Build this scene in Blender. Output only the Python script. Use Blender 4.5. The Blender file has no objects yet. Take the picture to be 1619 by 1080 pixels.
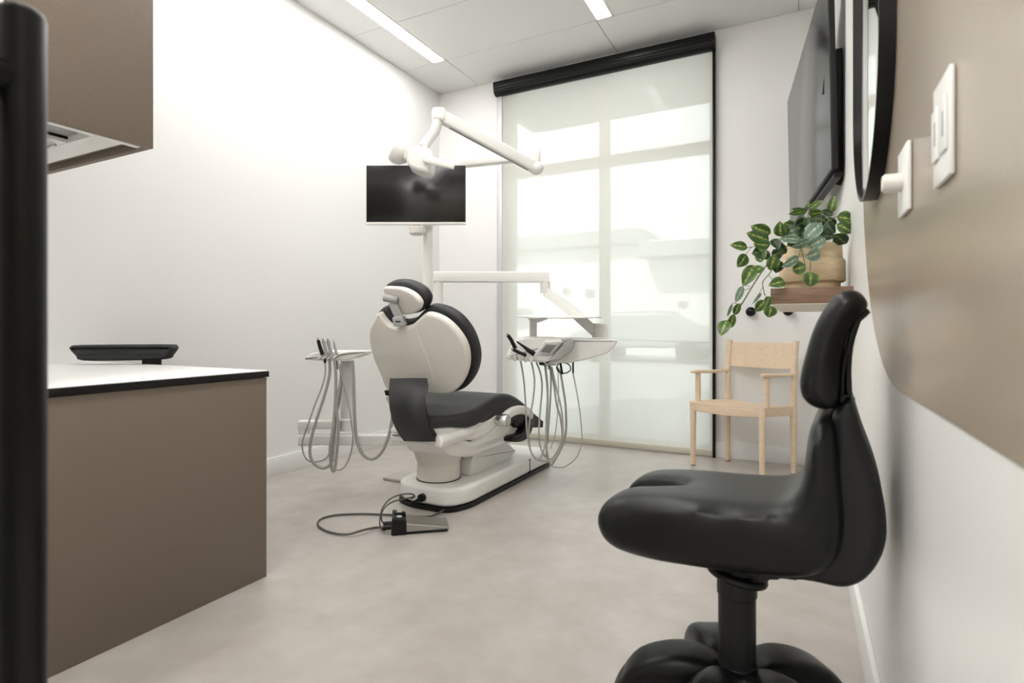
import bpy, bmesh, math, random
from mathutils import Vector as V, Matrix
C = bpy.context.scene.collection
S = bpy.context.scene
random.seed(7)

# ---------------------------------------------------------------- camera, world, lights, exposure
F_PX, H, HX, HY = 881.3, 0.92, 809.5, 518.0
YAW = math.radians(27.27)
sn, cs = math.sin(YAW), math.cos(YAW)
cam = bpy.data.cameras.new('camera'); co = bpy.data.objects.new('camera', cam); C.objects.link(co)
cam.sensor_width = 36; cam.lens = 36 * F_PX / 1619
cam.shift_y = (HY - 540) / 1619
cam.clip_start = 0.02; cam.clip_end = 200
co.location = (0, 0, H); co.rotation_euler = (math.pi / 2, 0, YAW)
cam.dof.use_dof = True; cam.dof.focus_distance = 3.0; cam.dof.aperture_fstop = 4.5
S.camera = co
w = bpy.data.worlds.new('sky'); S.world = w; w.use_nodes = True
bg = w.node_tree.nodes['Background']; bg.inputs[0].default_value = (0.93, 0.97, 1.0, 1); bg.inputs[1].default_value = 1.1
sun = bpy.data.lights.new('sun', 'SUN'); sun.energy = 2.0; sun.angle = math.radians(2); sun.color = (1, .97, .92)
so = bpy.data.objects.new('sun', sun); C.objects.link(so); so.rotation_euler = (math.radians(42), math.radians(-20), 0)
LAMP = 20.0          # brightness of the ceiling lamps
S.view_settings.view_transform = 'Standard'; S.view_settings.look = 'None'
S.view_settings.gamma = 1; S.view_settings.use_curve_mapping = False
S.view_settings.exposure = 0.76

# ---------------------------------------------------------------- helpers
def ray(px, py):
    u = (px - HX) / F_PX; v = (HY - py) / F_PX
    return V((-sn + cs * u, cs + sn * u, v))
EYE = V((0, 0, H))
def atD(px, py, d): return EYE + ray(px, py) * d
def atX(px, py, x): r = ray(px, py); return EYE + r * (x / r.x)
def atY(px, py, y): r = ray(px, py); return EYE + r * (y / r.y)
def atZ(px, py, z): r = ray(px, py); return EYE + r * ((z - H) / r.z)
def onplane(px, py, O, N): r = ray(px, py); return EYE + r * ((N.dot(O - EYE)) / N.dot(r))

def lin(c):
    c = c / 255.0
    return c / 12.92 if c <= 0.04045 else ((c + 0.055) / 1.055) ** 2.4
def rgb(r, g, b): return (lin(r), lin(g), lin(b), 1)

def mat(name, col, rough=0.5, metal=0.0, spec=0.5, noise=0.0, nscale=40, bump=0.0, bscale=200, col2=None, detail=4, coat=0.0, stretch=None):
    m = bpy.data.materials.new(name); m.use_nodes = True
    nt = m.node_tree; b = nt.nodes['Principled BSDF']
    b.inputs['Base Color'].default_value = col; b.inputs['Roughness'].default_value = rough
    b.inputs['Metallic'].default_value = metal; b.inputs['Specular IOR Level'].default_value = spec
    b.inputs['Coat Weight'].default_value = coat
    tc = nt.nodes.new('ShaderNodeTexCoord'); mp = nt.nodes.new('ShaderNodeMapping')
    nt.links.new(tc.outputs['Object'], mp.inputs[0])
    if stretch: mp.inputs['Scale'].default_value = stretch
    if noise > 0:
        n = nt.nodes.new('ShaderNodeTexNoise'); n.inputs['Scale'].default_value = nscale; n.inputs['Detail'].default_value = detail
        nt.links.new(mp.outputs[0], n.inputs['Vector'])
        r = nt.nodes.new('ShaderNodeValToRGB')
        c2 = col2 or tuple([max(0, x * (1 - noise)) for x in col[:3]]) + (1,)
        r.color_ramp.elements[0].position = .3; r.color_ramp.elements[1].position = .7
        r.color_ramp.elements[0].color = c2
        r.color_ramp.elements[1].color = col
        nt.links.new(n.outputs['Fac'], r.inputs[0]); nt.links.new(r.outputs[0], b.inputs['Base Color'])
    if bump > 0:
        n2 = nt.nodes.new('ShaderNodeTexNoise'); n2.inputs['Scale'].default_value = bscale; n2.inputs['Detail'].default_value = 3
        nt.links.new(mp.outputs[0], n2.inputs['Vector'])
        bp = nt.nodes.new('ShaderNodeBump'); bp.inputs['Strength'].default_value = bump; bp.inputs['Distance'].default_value = 0.002
        nt.links.new(n2.outputs['Fac'], bp.inputs['Height']); nt.links.new(bp.outputs[0], b.inputs['Normal'])
    return m
def emit(name, col, strength):
    m = bpy.data.materials.new(name); m.use_nodes = True
    b = m.node_tree.nodes['Principled BSDF']
    b.inputs['Base Color'].default_value = (.9, .9, .9, 1)
    b.inputs['Emission Color'].default_value = col; b.inputs['Emission Strength'].default_value = strength
    return m

M = {}
M['wall'] = mat('wall_paint', (.87, .865, .85, 1), .6, bump=.05, bscale=300)
M['wall_r'] = mat('wall_paint_satin', (.84, .835, .815, 1), .34, bump=.04, bscale=300)
M['ceil'] = mat('ceiling_tile_paint', (.80, .80, .785, 1), .8, noise=.03, nscale=300)
M['grid'] = mat('ceiling_joint', (.45, .45, .44, 1), .8)
M['trim'] = mat('baseboard_paint', (.86, .86, .845, 1), .4, noise=.02, nscale=20)
M['floor'] = mat('vinyl_floor', rgb(190, 184, 178), .3, noise=.1, nscale=9, detail=15, bump=.04, bscale=120, col2=rgb(175, 168, 161))
M['taupe'] = mat('taupe_laminate', rgb(125, 112, 99), .5, noise=.18, nscale=420, detail=2)
M['mural'] = mat('taupe_satin_panel', rgb(186, 172, 155), .22, noise=.05, nscale=300, detail=2)
M['white'] = mat('white_enamel', (.86, .85, .82, 1), .3, noise=.01, nscale=10)
M['ivory'] = mat('ivory_plastic', (.78, .75, .69, 1), .35, noise=.02, nscale=12)
M['top'] = mat('white_worktop', (.85, .85, .84, 1), .35, noise=.01, nscale=200)
M['black'] = mat('black_plastic', (.006, .006, .006, 1), .4, spec=.3, noise=.1, nscale=80)
M['blackm'] = mat('black_powder_coat', (.004, .0045, .0045, 1), .34, spec=.22, noise=.1, nscale=200, bump=.05, bscale=500)
M['leather'] = mat('black_leather', (.007, .0075, .0075, 1), .34, spec=.26, noise=.12, nscale=60, bump=.12, bscale=380)
M['charcoal'] = mat('charcoal_upholstery', (.034, .035, .036, 1), .5, spec=.35, noise=.1, nscale=90, bump=.1, bscale=300)
M['shell'] = mat('dark_grey_shell', (.014, .0145, .015, 1), .5, spec=.3, noise=.1, nscale=200, bump=.1, bscale=500)
M['grey'] = mat('grey_plastic', (.38, .38, .375, 1), .4, noise=.03, nscale=20)
M['hose'] = mat('grey_hose', (.42, .41, .38, 1), .5, noise=.12, nscale=60)
M['cable'] = mat('dark_grey_cable', (.10, .098, .088, 1), .45, noise=.1, nscale=60)
M['chrome'] = mat('brushed_chrome', (.72, .72, .71, 1), .22, metal=1, noise=.05, nscale=60)
M['steel'] = mat('brushed_steel', (.42, .41, .38, 1), .35, metal=1, noise=.08, nscale=20, stretch=(1, 30, 1))
M['screen'] = mat('monitor_glass', (.008, .008, .008, 1), .22, noise=.05, nscale=20)
M['tvglass'] = mat('television_glass', (.02, .02, .022, 1), .2, spec=1.0, noise=.05, nscale=20)
M['mirror'] = mat('mirror_silver', (.9, .92, .91, 1), .02, metal=1, noise=.005, nscale=3)
M['birch'] = mat('birch_wood', rgb(232, 212, 186), .45, noise=.12, nscale=6, detail=8, stretch=(2, 2, 14), col2=rgb(222, 198, 170))
M['birch_h'] = mat('birch_wood_horizontal', rgb(232, 212, 186), .45, noise=.12, nscale=5, detail=8, stretch=(3, 12, 30), col2=rgb(221, 197, 169))
M['oak'] = mat('oak_shelf', rgb(150, 120, 97), .5, noise=.3, nscale=7, detail=10, stretch=(2, 1.2, 40), col2=rgb(112, 86, 67))
M['pale_wood'] = mat('pale_shelf_underside', rgb(232, 222, 208), .5, noise=.06, nscale=8, stretch=(12, 1, 12))
M['pot'] = mat('carved_tan_pot', rgb(222, 200, 164), .7, noise=.22, nscale=14, detail=6, bump=1.0, bscale=45, stretch=(1, 1, 3))
M['stem'] = mat('vine_stem', rgb(98, 112, 58), .6, noise=.2, nscale=30)
M['soil'] = mat('potting_soil', rgb(50, 40, 30), .9, noise=.4, nscale=80)
M['frame'] = mat('window_frame_metal', (.55, .55, .5, 1), .4, noise=.02, nscale=10)
M['bar'] = mat('blind_bottom_bar', rgb(205, 200, 185), .5, noise=.03, nscale=20)
M['alu'] = mat('light_aluminium', (.66, .66, .70, 1), .4, metal=.3, noise=.02, nscale=10)
M['conc'] = mat('outdoor_paving', (.45, .47, .46, 1), .8, noise=.15, nscale=2)
M['facade'] = mat('white_stucco', (.95, .95, .93, 1), .8, noise=.03, nscale=3)
M['fascia'] = mat('grey_fascia', (.42, .44, .43, 1), .7, noise=.03, nscale=3)
M['soffit'] = mat('canopy_soffit', (.30, .30, .27, 1), .8, noise=.03, nscale=3)
M['car'] = mat('car_paint', (.42, .44, .44, 1), .3, noise=.02, nscale=4)
M['shrub'] = mat('outdoor_shrub', (.25, .3, .2, 1), .8, noise=.4, nscale=10)
M['lamp'] = emit('lamp_diffuser', (1, .985, .96, 1), LAMP)
M['lamp_fill'] = emit('fill_diffuser', (1, .985, .96, 1), LAMP * .36)  # weaker glow for the added fill panel
M['lcd'] = mat('small_lcd', (.30, .31, .31, 1), .3, noise=.03, nscale=30)
# glass
g = bpy.data.materials.new('window_glass'); g.use_nodes = True
nt = g.node_tree; nt.nodes.remove(nt.nodes['Principled BSDF'])
tr = nt.nodes.new('ShaderNodeBsdfTransparent'); tr.inputs[0].default_value = (.95, .97, .96, 1)
gl = nt.nodes.new('ShaderNodeBsdfGlossy'); gl.inputs['Roughness'].default_value = .02
mx = nt.nodes.new('ShaderNodeMixShader'); mx.inputs[0].default_value = .025
nt.links.new(tr.outputs[0], mx.inputs[1]); nt.links.new(gl.outputs[0], mx.inputs[2])
nt.links.new(mx.outputs[0], nt.nodes['Material Output'].inputs[0]); M['glass'] = g
# blind fabric: an open weave that lets part of the view through and scatters the rest
g = bpy.data.materials.new('blind_mesh_fabric'); g.use_nodes = True
nt = g.node_tree; nt.nodes.remove(nt.nodes['Principled BSDF'])
tr = nt.nodes.new('ShaderNodeBsdfTransparent')
df = nt.nodes.new('ShaderNodeBsdfDiffuse'); df.inputs[0].default_value = (.93, .92, .86, 1)
tl = nt.nodes.new('ShaderNodeBsdfTranslucent'); tl.inputs[0].default_value = (.93, .92, .86, 1)
wv = nt.nodes.new('ShaderNodeTexNoise'); wv.inputs['Scale'].default_value = 900
m1 = nt.nodes.new('ShaderNodeMixShader'); m1.inputs[0].default_value = .4
m2 = nt.nodes.new('ShaderNodeMixShader')
mr = nt.nodes.new('ShaderNodeMapRange'); mr.inputs['To Min'].default_value = .72; mr.inputs['To Max'].default_value = .8
nt.links.new(wv.outputs['Fac'], mr.inputs['Value']); nt.links.new(mr.outputs[0], m2.inputs[0])
nt.links.new(df.outputs[0], m1.inputs[1]); nt.links.new(tl.outputs[0], m1.inputs[2])
nt.links.new(tr.outputs[0], m2.inputs[1]); nt.links.new(m1.outputs[0], m2.inputs[2])
nt.links.new(m2.outputs[0], nt.nodes['Material Output'].inputs[0]); M['blind'] = g
# leaves: green blade, yellow feathered midrib
def leafmat(name, dark, mid, vein):
    m = bpy.data.materials.new(name); m.use_nodes = True; nt = m.node_tree; b = nt.nodes['Principled BSDF']
    b.inputs['Roughness'].default_value = .38
    tc = nt.nodes.new('ShaderNodeTexCoord'); sp = nt.nodes.new('ShaderNodeSeparateXYZ'); nt.links.new(tc.outputs['Object'], sp.inputs[0])
    ab = nt.nodes.new('ShaderNodeMath'); ab.operation = 'ABSOLUTE'; nt.links.new(sp.outputs['X'], ab.inputs[0])
    ns = nt.nodes.new('ShaderNodeTexNoise'); ns.inputs['Scale'].default_value = 14; ns.inputs['Detail'].default_value = 3
    nt.links.new(tc.outputs['Object'], ns.inputs['Vector'])
    mu = nt.nodes.new('ShaderNodeMath'); mu.operation = 'MULTIPLY_ADD'; mu.inputs[1].default_value = .5; mu.inputs[2].default_value = -.23
    nt.links.new(ns.outputs['Fac'], mu.inputs[0])
    ad = nt.nodes.new('ShaderNodeMath'); ad.operation = 'ADD'; nt.links.new(ab.outputs[0], ad.inputs[0]); nt.links.new(mu.outputs[0], ad.inputs[1])
    r = nt.nodes.new('ShaderNodeValToRGB'); e = r.color_ramp.elements
    e[0].position = 0.0; e[0].color = vein; e[1].position = .5; e[1].color = mid
    k = e.new(.09); k.color = dark; k2 = e.new(.36); k2.color = dark
    nt.links.new(ad.outputs[0], r.inputs[0]); nt.links.new(r.outputs[0], b.inputs['Base Color'])
    return m
M['leaf'] = leafmat('variegated_leaf', rgb(60, 92, 42), rgb(128, 156, 70), rgb(196, 200, 92))
M['leafd'] = leafmat('dark_leaf', rgb(32, 56, 32), rgb(62, 96, 48), rgb(120, 150, 70))
M['leafp'] = leafmat('silvery_leaf', rgb(96, 122, 102), rgb(160, 180, 158), rgb(205, 212, 185))

ORG = {}
def finish(me, smooth=True, ang=38):
    bm = bmesh.new(); bm.from_mesh(me)
    bmesh.ops.recalc_face_normals(bm, faces=bm.faces)
    for f in bm.faces: f.smooth = smooth
    a = math.radians(ang)
    for e in bm.edges:
        if len(e.link_faces) == 2:
            e.smooth = e.calc_face_angle(0) < a
    bm.to_mesh(me); bm.free()
def link(name, me, m, parent=None, loc=None):
    """mesh in world coordinates -> object under parent (or at loc)"""
    base = ORG[parent.name] if parent else V(loc or (0, 0, 0))
    me.transform(Matrix.Translation(-base))
    me.materials.append(M[m] if isinstance(m, str) else m)
    o = bpy.data.objects.new(name, me); C.objects.link(o)
    if parent: o.parent = parent
    else: o.location = base
    ORG[o.name] = base
    return o
def tag(o, label=None, cat=None, group=None, kind=None):
    if label: o['label'] = label
    if cat: o['category'] = cat
    if group: o['group'] = group
    if kind: o['kind'] = kind
    return o
def empty(name, loc, label, cat, group=None):
    o = bpy.data.objects.new(name, None); C.objects.link(o); o.location = loc; o.empty_display_size = .05
    ORG[o.name] = V(loc)
    return tag(o, label, cat, group)

class MB:
    def __init__(s): s.v = []; s.f = []
    def add(s, vs, fs):
        n = len(s.v); s.v += [tuple(x) for x in vs]; s.f += [tuple(i + n for i in f) for f in fs]; return s
    def build(s, name, m, parent=None, loc=None, smooth=True, ang=38):
        me = bpy.data.meshes.new(name); me.from_pydata(s.v, [], s.f); finish(me, smooth, ang)
        return link(name, me, m, parent, loc)
    def box(s, a, b, r=0.0, seg=2):
        lo = V([min(a[i], b[i]) for i in range(3)]); hi = V([max(a[i], b[i]) for i in range(3)])
        return s.obox((lo + hi) / 2, V((1, 0, 0)), V((0, 1, 0)), V((0, 0, 1)), hi - lo, r, seg)
    def obox(s, c, X, Y, Z, size, r=0.0, seg=2):
        bm = bmesh.new(); bmesh.ops.create_cube(bm, size=1)
        for v in bm.verts: v.co = V((v.co.x * size[0], v.co.y * size[1], v.co.z * size[2]))
        if r > 0: bmesh.ops.bevel(bm, geom=bm.edges[:], offset=min(r, min(size) * .49), segments=seg, affect='EDGES', profile=.5)
        c = V(c); bm.verts.ensure_lookup_table()
        vs = [c + X * v.co.x + Y * v.co.y + Z * v.co.z for v in bm.verts]
        fs = [[v.index for v in f.verts] for f in bm.faces]
        bm.free(); return s.add(vs, fs)
    def sweep(s, pts, sec, up=None, scale=None, cap=True, closed=False):
        """section (list of 2-D points) swept along pts"""
        pts = [V(p) for p in pts]; n = len(pts); k = len(sec)
        t0 = (pts[1] - pts[0]).normalized()
        if up is None: up = V((0, 0, 1)) if abs(t0.z) < .9 else V((0, 1, 0))
        nrm = (up - t0 * up.dot(t0)).normalized(); vs = []
        for i, p in enumerate(pts):
            if closed: t = (pts[(i + 1) % n] - pts[i - 1])
            else: t = pts[min(i + 1, n - 1)] - pts[max(i - 1, 0)]
            t.normalize()
            nrm = (nrm - t * nrm.dot(t)).normalized(); bi = t.cross(nrm)
            sc = scale[i] if scale else 1
            for (a, b) in sec: vs.append(p + bi * a * sc + nrm * b * sc)
        fs = []
        for i in range(n if closed else n - 1):
            j = (i + 1) % n
            for q in range(k): fs.append((i * k + q, i * k + (q + 1) % k, j * k + (q + 1) % k, j * k + q))
        if cap and not closed: fs.append(tuple(range(k))[::-1]); fs.append(tuple((n - 1) * k + q for q in range(k)))
        return s.add(vs, fs)
    def tube(s, pts, r, seg=10, sub=0, scale=None, closed=False):
        if sub: pts = spline(pts, sub, closed)
        return s.sweep(pts, [(r * math.cos(2 * math.pi * q / seg), r * math.sin(2 * math.pi * q / seg)) for q in range(seg)], scale=scale, closed=closed)
    def bar(s, p, q, w_, h_, r=.004, up=None):
        return s.sweep([p, q], rr(w_, h_, r), up)
    def lathe(s, prof, c, axis=V((0, 0, 1)), seg=32):
        c = V(c); A = V(axis).normalized(); X = A.orthogonal().normalized(); Y = A.cross(X); vs = []; k = len(prof)
        for q in range(seg):
            a = 2 * math.pi * q / seg; d = X * math.cos(a) + Y * math.sin(a)
            for (r, z) in prof: vs.append(c + d * max(r, 1e-4) + A * z)
        fs = []
        for q in range(seg):
            j = (q + 1) % seg
            for i in range(k - 1): fs.append((q * k + i, j * k + i, j * k + i + 1, q * k + i + 1))
        if prof[0][0] > 1e-3: fs.append(tuple(q * k for q in range(seg))[::-1])
        if prof[-1][0] > 1e-3: fs.append(tuple(q * k + k - 1 for q in range(seg)))
        return s.add(vs, fs)
    def pillow(s, outline, N, t0, t1, r, n=5, r1=None):
        """closed outline (3-D points in a plane with normal N) thickened from t0 to t1 along N, edges rounded by r"""
        P = [V(p) for p in outline]; N = V(N).normalized(); k = len(P)
        area = sum(((P[i] - P[0]).cross(P[(i + 1) % k] - P[0])).dot(N) for i in range(k))
        if area < 0: P = P[::-1]
        nr = []
        for i in range(k):
            t = (P[(i + 1) % k] - P[i - 1]).normalized(); nr.append(N.cross(t))   # inward
        lay = []
        ra = r; rb = r if r1 is None else r1
        for i in range(n + 1):
            th = math.pi / 2 * i / n; lay.append((t0 + ra * (1 - math.sin(th)), ra * (1 - math.cos(th)))) if False else lay.append((t0 + ra - ra * math.cos(th), ra * (1 - math.sin(th))))
        for i in range(n + 1):
            th = math.pi / 2 * i / n; lay.append((t1 - rb + rb * math.sin(th), rb * (1 - math.cos(th))))
        vs = []
        for (w_, ins) in lay:
            for i in range(k): vs.append(P[i] + nr[i] * ins + N * w_)
        fs = []
        for L in range(len(lay) - 1):
            for i in range(k):
                j = (i + 1) % k; fs.append((L * k + i, L * k + j, (L + 1) * k + j, (L + 1) * k + i))
        fs.append(tuple(range(k))[::-1]); fs.append(tuple((len(lay) - 1) * k + i for i in range(k)))
        return s.add(vs, fs)
    def ball(s, c, rx, ry=None, rz=None, seg=20, X=V((1, 0, 0)), Y=V((0, 1, 0)), Z=V((0, 0, 1))):
        ry = ry or rx; rz = rz or rx; vs = []; fs = []; n = seg // 2
        for i in range(n + 1):
            th = math.pi * i / n
            for q in range(seg):
                a = 2 * math.pi * q / seg
                st = max(math.sin(th), 1e-3)
                vs.append(V(c) + X * rx * st * math.cos(a) + Y * ry * st * math.sin(a) + Z * rz * math.cos(th))
        for i in range(n):
            for q in range(seg):
                j = (q + 1) % seg; fs.append((i * seg + q, i * seg + j, (i + 1) * seg + j, (i + 1) * seg + q))
        return s.add(vs, fs)

def spline(pts, sub=6, closed=False):
    P = [V(p) for p in pts]; n = len(P); out = []
    for i in range(n if closed else n - 1):
        if closed: a, b, c, d = P[i - 1], P[i], P[(i + 1) % n], P[(i + 2) % n]
        else: a, b, c, d = P[max(i - 1, 0)], P[i], P[i + 1], P[min(i + 2, n - 1)]
        for k in range(sub):
            t = k / sub
            out.append(.5 * ((2 * b) + (c - a) * t + (2 * a - 5 * b + 4 * c - d) * t * t + (3 * b - a - 3 * c + d) * t ** 3))
    if not closed: out.append(P[-1])
    return out
def rr(w_, h_, r, n=4):
    r = min(r, w_ * .49, h_ * .49); o = []
    for (cx, cy, a0) in ((w_ / 2 - r, h_ / 2 - r, 0), (-w_ / 2 + r, h_ / 2 - r, 90), (-w_ / 2 + r, -h_ / 2 + r, 180), (w_ / 2 - r, -h_ / 2 + r, 270)):
        for i in range(n + 1):
            a = math.radians(a0 + 90 * i / n); o.append((cx + r * math.cos(a), cy + r * math.sin(a)))
    return o
def rpoly(pts, r, n=4):
    """round the corners of a closed polygon of 3-D points"""
    P = [V(p) for p in pts]; k = len(P); o = []
    for i in range(k):
        a, b, c = P[i - 1], P[i], P[(i + 1) % k]; q = r[i] if isinstance(r, (list, tuple)) else r
        u = a - b; v = c - b; q = min(q, u.length * .48, v.length * .48)
        s0 = b + u.normalized() * q; s1 = b + v.normalized() * q
        for j in range(n + 1):
            t = j / n; o.append(s0 * (1 - t) ** 2 + b * 2 * t * (1 - t) + s1 * t * t)
    return o
def struct(name, mb, m, parent=None, **kw):
    o = mb.build(name, m, parent, **kw)
    o['kind'] = 'structure'; return o
def boxstruct(name, a, b, m, r=0.0): return struct(name, MB().box(a, b, r), m, loc=(V(a) + V(b)) / 2)
def organic(name, mbs, m, parent, cut=None, voxel=.006, smooth=10, loc=None):
    """several overlapping shapes fused into one soft surface"""
    j = MB()
    for q in mbs: j.add(q.v, q.f)
    me = bpy.data.meshes.new(name); me.from_pydata(j.v, [], j.f); finish(me)
    o = bpy.data.objects.new(name, me); C.objects.link(o); tmp = []
    md = o.modifiers.new('r', 'REMESH'); md.mode = 'VOXEL'; md.voxel_size = voxel
    if cut:
        mc = bpy.data.meshes.new('cut'); mc.from_pydata(cut.v, [], cut.f); finish(mc)
        oc = bpy.data.objects.new('cut', mc); C.objects.link(oc); tmp.append(oc)
        md = o.modifiers.new('b', 'BOOLEAN'); md.operation = 'DIFFERENCE'; md.object = oc; md.solver = 'EXACT'
        md = o.modifiers.new('r2', 'REMESH'); md.mode = 'VOXEL'; md.voxel_size = voxel
    md = o.modifiers.new('s', 'SMOOTH'); md.iterations = smooth; md.factor = .5
    dg = bpy.context.evaluated_depsgraph_get(); dg.update()
    new = bpy.data.meshes.new_from_object(o.evaluated_get(dg))
    bpy.data.objects.remove(o)
    for t in tmp: bpy.data.objects.remove(t)
    new.name = name; new.materials.clear()
    for p in new.polygons: p.use_smooth = True
    return link(name, new, m, parent, loc)

# ---------------------------------------------------------------- room
XL, XR, YB, ZC = -2.905, .165, 4.195, 3.037
YN = .65             # room face of the partition behind the desk
WX0, WX1, WZ = -2.290, -.530, 2.985
boxstruct('floor', (-3.1, -1.8, -.1), (.29, 4.32, 0), 'floor')
boxstruct('wall_left', (XL - .12, .53, 0), (XL, YB + .12, ZC + .1), 'wall')
boxstruct('wall_partition', (XL, .53, 0), (-1.752, .65, ZC + .1), 'wall')
boxstruct('wall_right', (XR, -1.8, 0), (XR + .12, YB + .12, ZC + .1), 'wall_r')
boxstruct('wall_hall', (-2.6, -1.8, 0), (XR, -1.68, ZC + .1), 'wall')
boxstruct('wall_hall_side', (-2.6, -1.68, 0), (-2.48, .53, ZC + .1), 'wall')
wb = MB().box((XL, YB, 0), (WX0, YB + .12, ZC + .1)).box((WX1, YB, 0), (XR, YB + .12, ZC + .1)).box((WX0, YB, WZ), (WX1, YB + .12, ZC + .1))
struct('wall_back', wb, 'wall', loc=(-1.4, YB + .06, 1.5))
def base(name, a, b): boxstruct(name, a, b, 'trim', .003)
BH = .115
base('baseboard_left', (XL, 1.43, 0), (XL + .014, YB, BH))
base('baseboard_back', (WX1, YB - .014, 0), (XR, YB, BH))
base('baseboard_back_left', (XL + .014, YB - .014, 0), (WX0, YB, BH))
base('baseboard_right', (XR - .014, -1.0, 0), (XR, YB - .014, BH))
# ceiling: backing slab, tiles laid in the grid, recessed strip lamps
ceil = boxstruct('ceiling', (-3.1, -1.8, ZC + .012), (.29, 4.32, ZC + .1), 'grid')
C1, C2, PX_, PY_ = -1.245, -2.486, 1.241, .611
ys = [YB, 3.683] + [3.683 - PY_ * i for i in range(1, 10)]
LX = [(C2 - .124, C2), (C1, C1 + .124)]
LY0, LY1 = 3.683 - PY_ * 4, 3.683
LY2 = 3.683 - PY_ * 6  # right strip lengthened out of view, to light the cabinet end panels
def tile(x0, x1, y0, y1):
    if x1 - x0 < .03: return
    gp = .0022
    MB().box((x0 + gp, y0 + gp, ZC), (x1 - gp, y1 - gp, ZC + .013)).build('ceiling_tile', 'ceil', ceil)
for i in range(len(ys) - 1):
    y1, y0 = ys[i], ys[i + 1]
    lit = y0 > LY0 - .01 and y1 < LY1 + .01
    cols = [(-.004, XR), (C1, -.004), (C2, C1), (XL, C2)]
    if lit: cols = [(-.004, XR), (LX[1][1], -.004), (C2, C1), (XL, LX[0][0])]
    elif LY2 - .01 < y0 < LY0: cols = [(-.004, XR), (LX[1][1], -.004), (C2, C1), (XL, C2)]
    for (a, b) in cols:
        if y0 < .6 and a < -2.6: continue
        tile(a, b, y0, y1)
def striplamp(name, x0, x1, y0, y1, label, grp=None, m='lamp', ZC=ZC):
    e = empty(name, ((x0 + x1) / 2, (y0 + y1) / 2, ZC), label, 'ceiling light', grp)
    MB().box((x0 + .012, y0 + .012, ZC + .001), (x1 - .012, y1 - .012, ZC + .006)).build('diffuser', m, e)
    f = MB().box((x0, y0, ZC - .002), (x0 + .012, y1, ZC + .01)).box((x1 - .012, y0, ZC - .002), (x1, y1, ZC + .01))
    f.box((x0, y0, ZC - .002), (x1, y0 + .012, ZC + .01)).box((x0, y1 - .012, ZC - .002), (x1, y1, ZC + .01))
    f.build('lamp_frame', 'white', e)
striplamp('strip_light', LX[0][0], LX[0][1], LY0, LY1, 'long white recessed strip light in the ceiling near the left wall')
striplamp('strip_light', LX[1][0], LX[1][1], LY2, LY1, 'white recessed strip light in the ceiling in front of the window, right of the other')
striplamp('fill_panel', -1.5, -.3, -1.3, -.1, 'square panel added over the entrance as unseen fill light, behind the viewer', m='lamp_fill', ZC=ZC - .0125)  # added out of view, brightens the sides that face the camera

# ---------------------------------------------------------------- window, view outside
YF = 4.29
def wx(px): return atY(px, 518, YF).x
wn = MB().box((WX0, YF - .03, 0), (wx(816), YF + .03, WZ), .004)
win = struct('window_1', wn, 'frame', loc=(-1.4, YF, 0))
struct('window_mullion', MB().box((wx(949), YF - .03, 0), (wx(964), YF + .03, WZ), .004), 'frame', win)
struct('window_jamb', MB().box((WX1 - .05, YF - .03, 0), (WX1, YF + .03, WZ), .004), 'frame', win)
zt = atY(964, 255, YF).z
for k in range(2):
    a, b = ((wx(816), wx(949)), (wx(964), WX1 - .05))[k]
    struct('window_rail', MB().box((a, YF - .028, zt - .042), (b, YF + .028, zt + .042), .004), 'frame', win)
    struct('window_rail', MB().box((a, YF - .028, 0), (b, YF + .028, .07), .004), 'frame', win)
    struct('window_rail', MB().box((a, YF - .028, WZ - .05), (b, YF + .028, WZ), .004), 'frame', win)
    struct('window_pane', MB().box((a, YF - .004, .07), (b, YF + .004, zt - .042)), 'glass', win)
    struct('window_pane', MB().box((a, YF - .004, zt + .042), (b, YF + .004, WZ - .05)), 'glass', win)
boxstruct('ground', (-40, 4.32, -.15), (30, 60, -.02), 'conc')
# entrance canopy over the window, outside
cy0, cy1, cx0, cz = 4.40, 5.5, -2.58, 3.03
struct('trim_canopy', MB().box((cx0, cy0, cz), (2.5, cy1, cz + .25)), 'soffit', loc=(0, 5, cz))
# building across the yard
YO = 19.0
bld = empty('building', (atY(1000, 500, YO).x, YO + 2, 0), 'low white building with a grey roof fascia seen through the blind', 'building')
b0, b1 = atY(760, 500, YO).x, atY(1300, 500, YO).x
MB().box((b0, YO, -.05), (b1, YO + 6, 3.9)).build('wall', 'facade', bld)
st = atY(1022, 500, YO).x
MB().box((b0, YO - .5, atY(820, 396, YO - .5).z), (st, YO + 6, atY(820, 375, YO - .5).z)).build('roof_fascia', 'fascia', bld)
MB().box((st, YO - 1.1, atY(1080, 403, YO - 1).z), (b1, YO + 6, atY(1080, 379, YO - 1).z)).build('roof_fascia', 'fascia', bld)
for (pa, pb, qa, qb) in ((890, 902, 455, 466), (925, 940, 458, 470), (1072, 1088, 476, 486), (1022, 1030, 494, 512), (818, 842, 488, 520)):
    A, B = atY(pa, qa, YO), atY(pb, qb, YO)
    f = MB().box((A.x, YO - .03, B.z), (B.x, YO + .05, A.z)).build('window', 'fascia', bld)
cc = atY(1022, 545, 15.5)
car = empty('car', (cc.x, 15.5, -.02), 'pale parked car out in the yard, blurred by the blind', 'car')
L0 = V((cc.x, 15.5, 0))
body = [(-2.0, .35), (-2.05, .75), (-1.5, .9), (-.9, 1.35), (.7, 1.38), (1.35, .95), (2.0, .85), (2.05, .4)]
MB().pillow(rpoly([L0 + V((a, 0, b)) for a, b in body], .15), V((0, 1, 0)), -.8, .8, .15).build('body', 'car', car)
for dx in (-1.25, 1.25):
    for dy in (-.78, .78): MB().lathe([(.0, -.1), (.3, -.1), (.31, 0), (.3, .1), (0, .1)], L0 + V((dx, dy, .3)), V((0, 1, 0)), 20).build('wheel', 'black', car)
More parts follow.
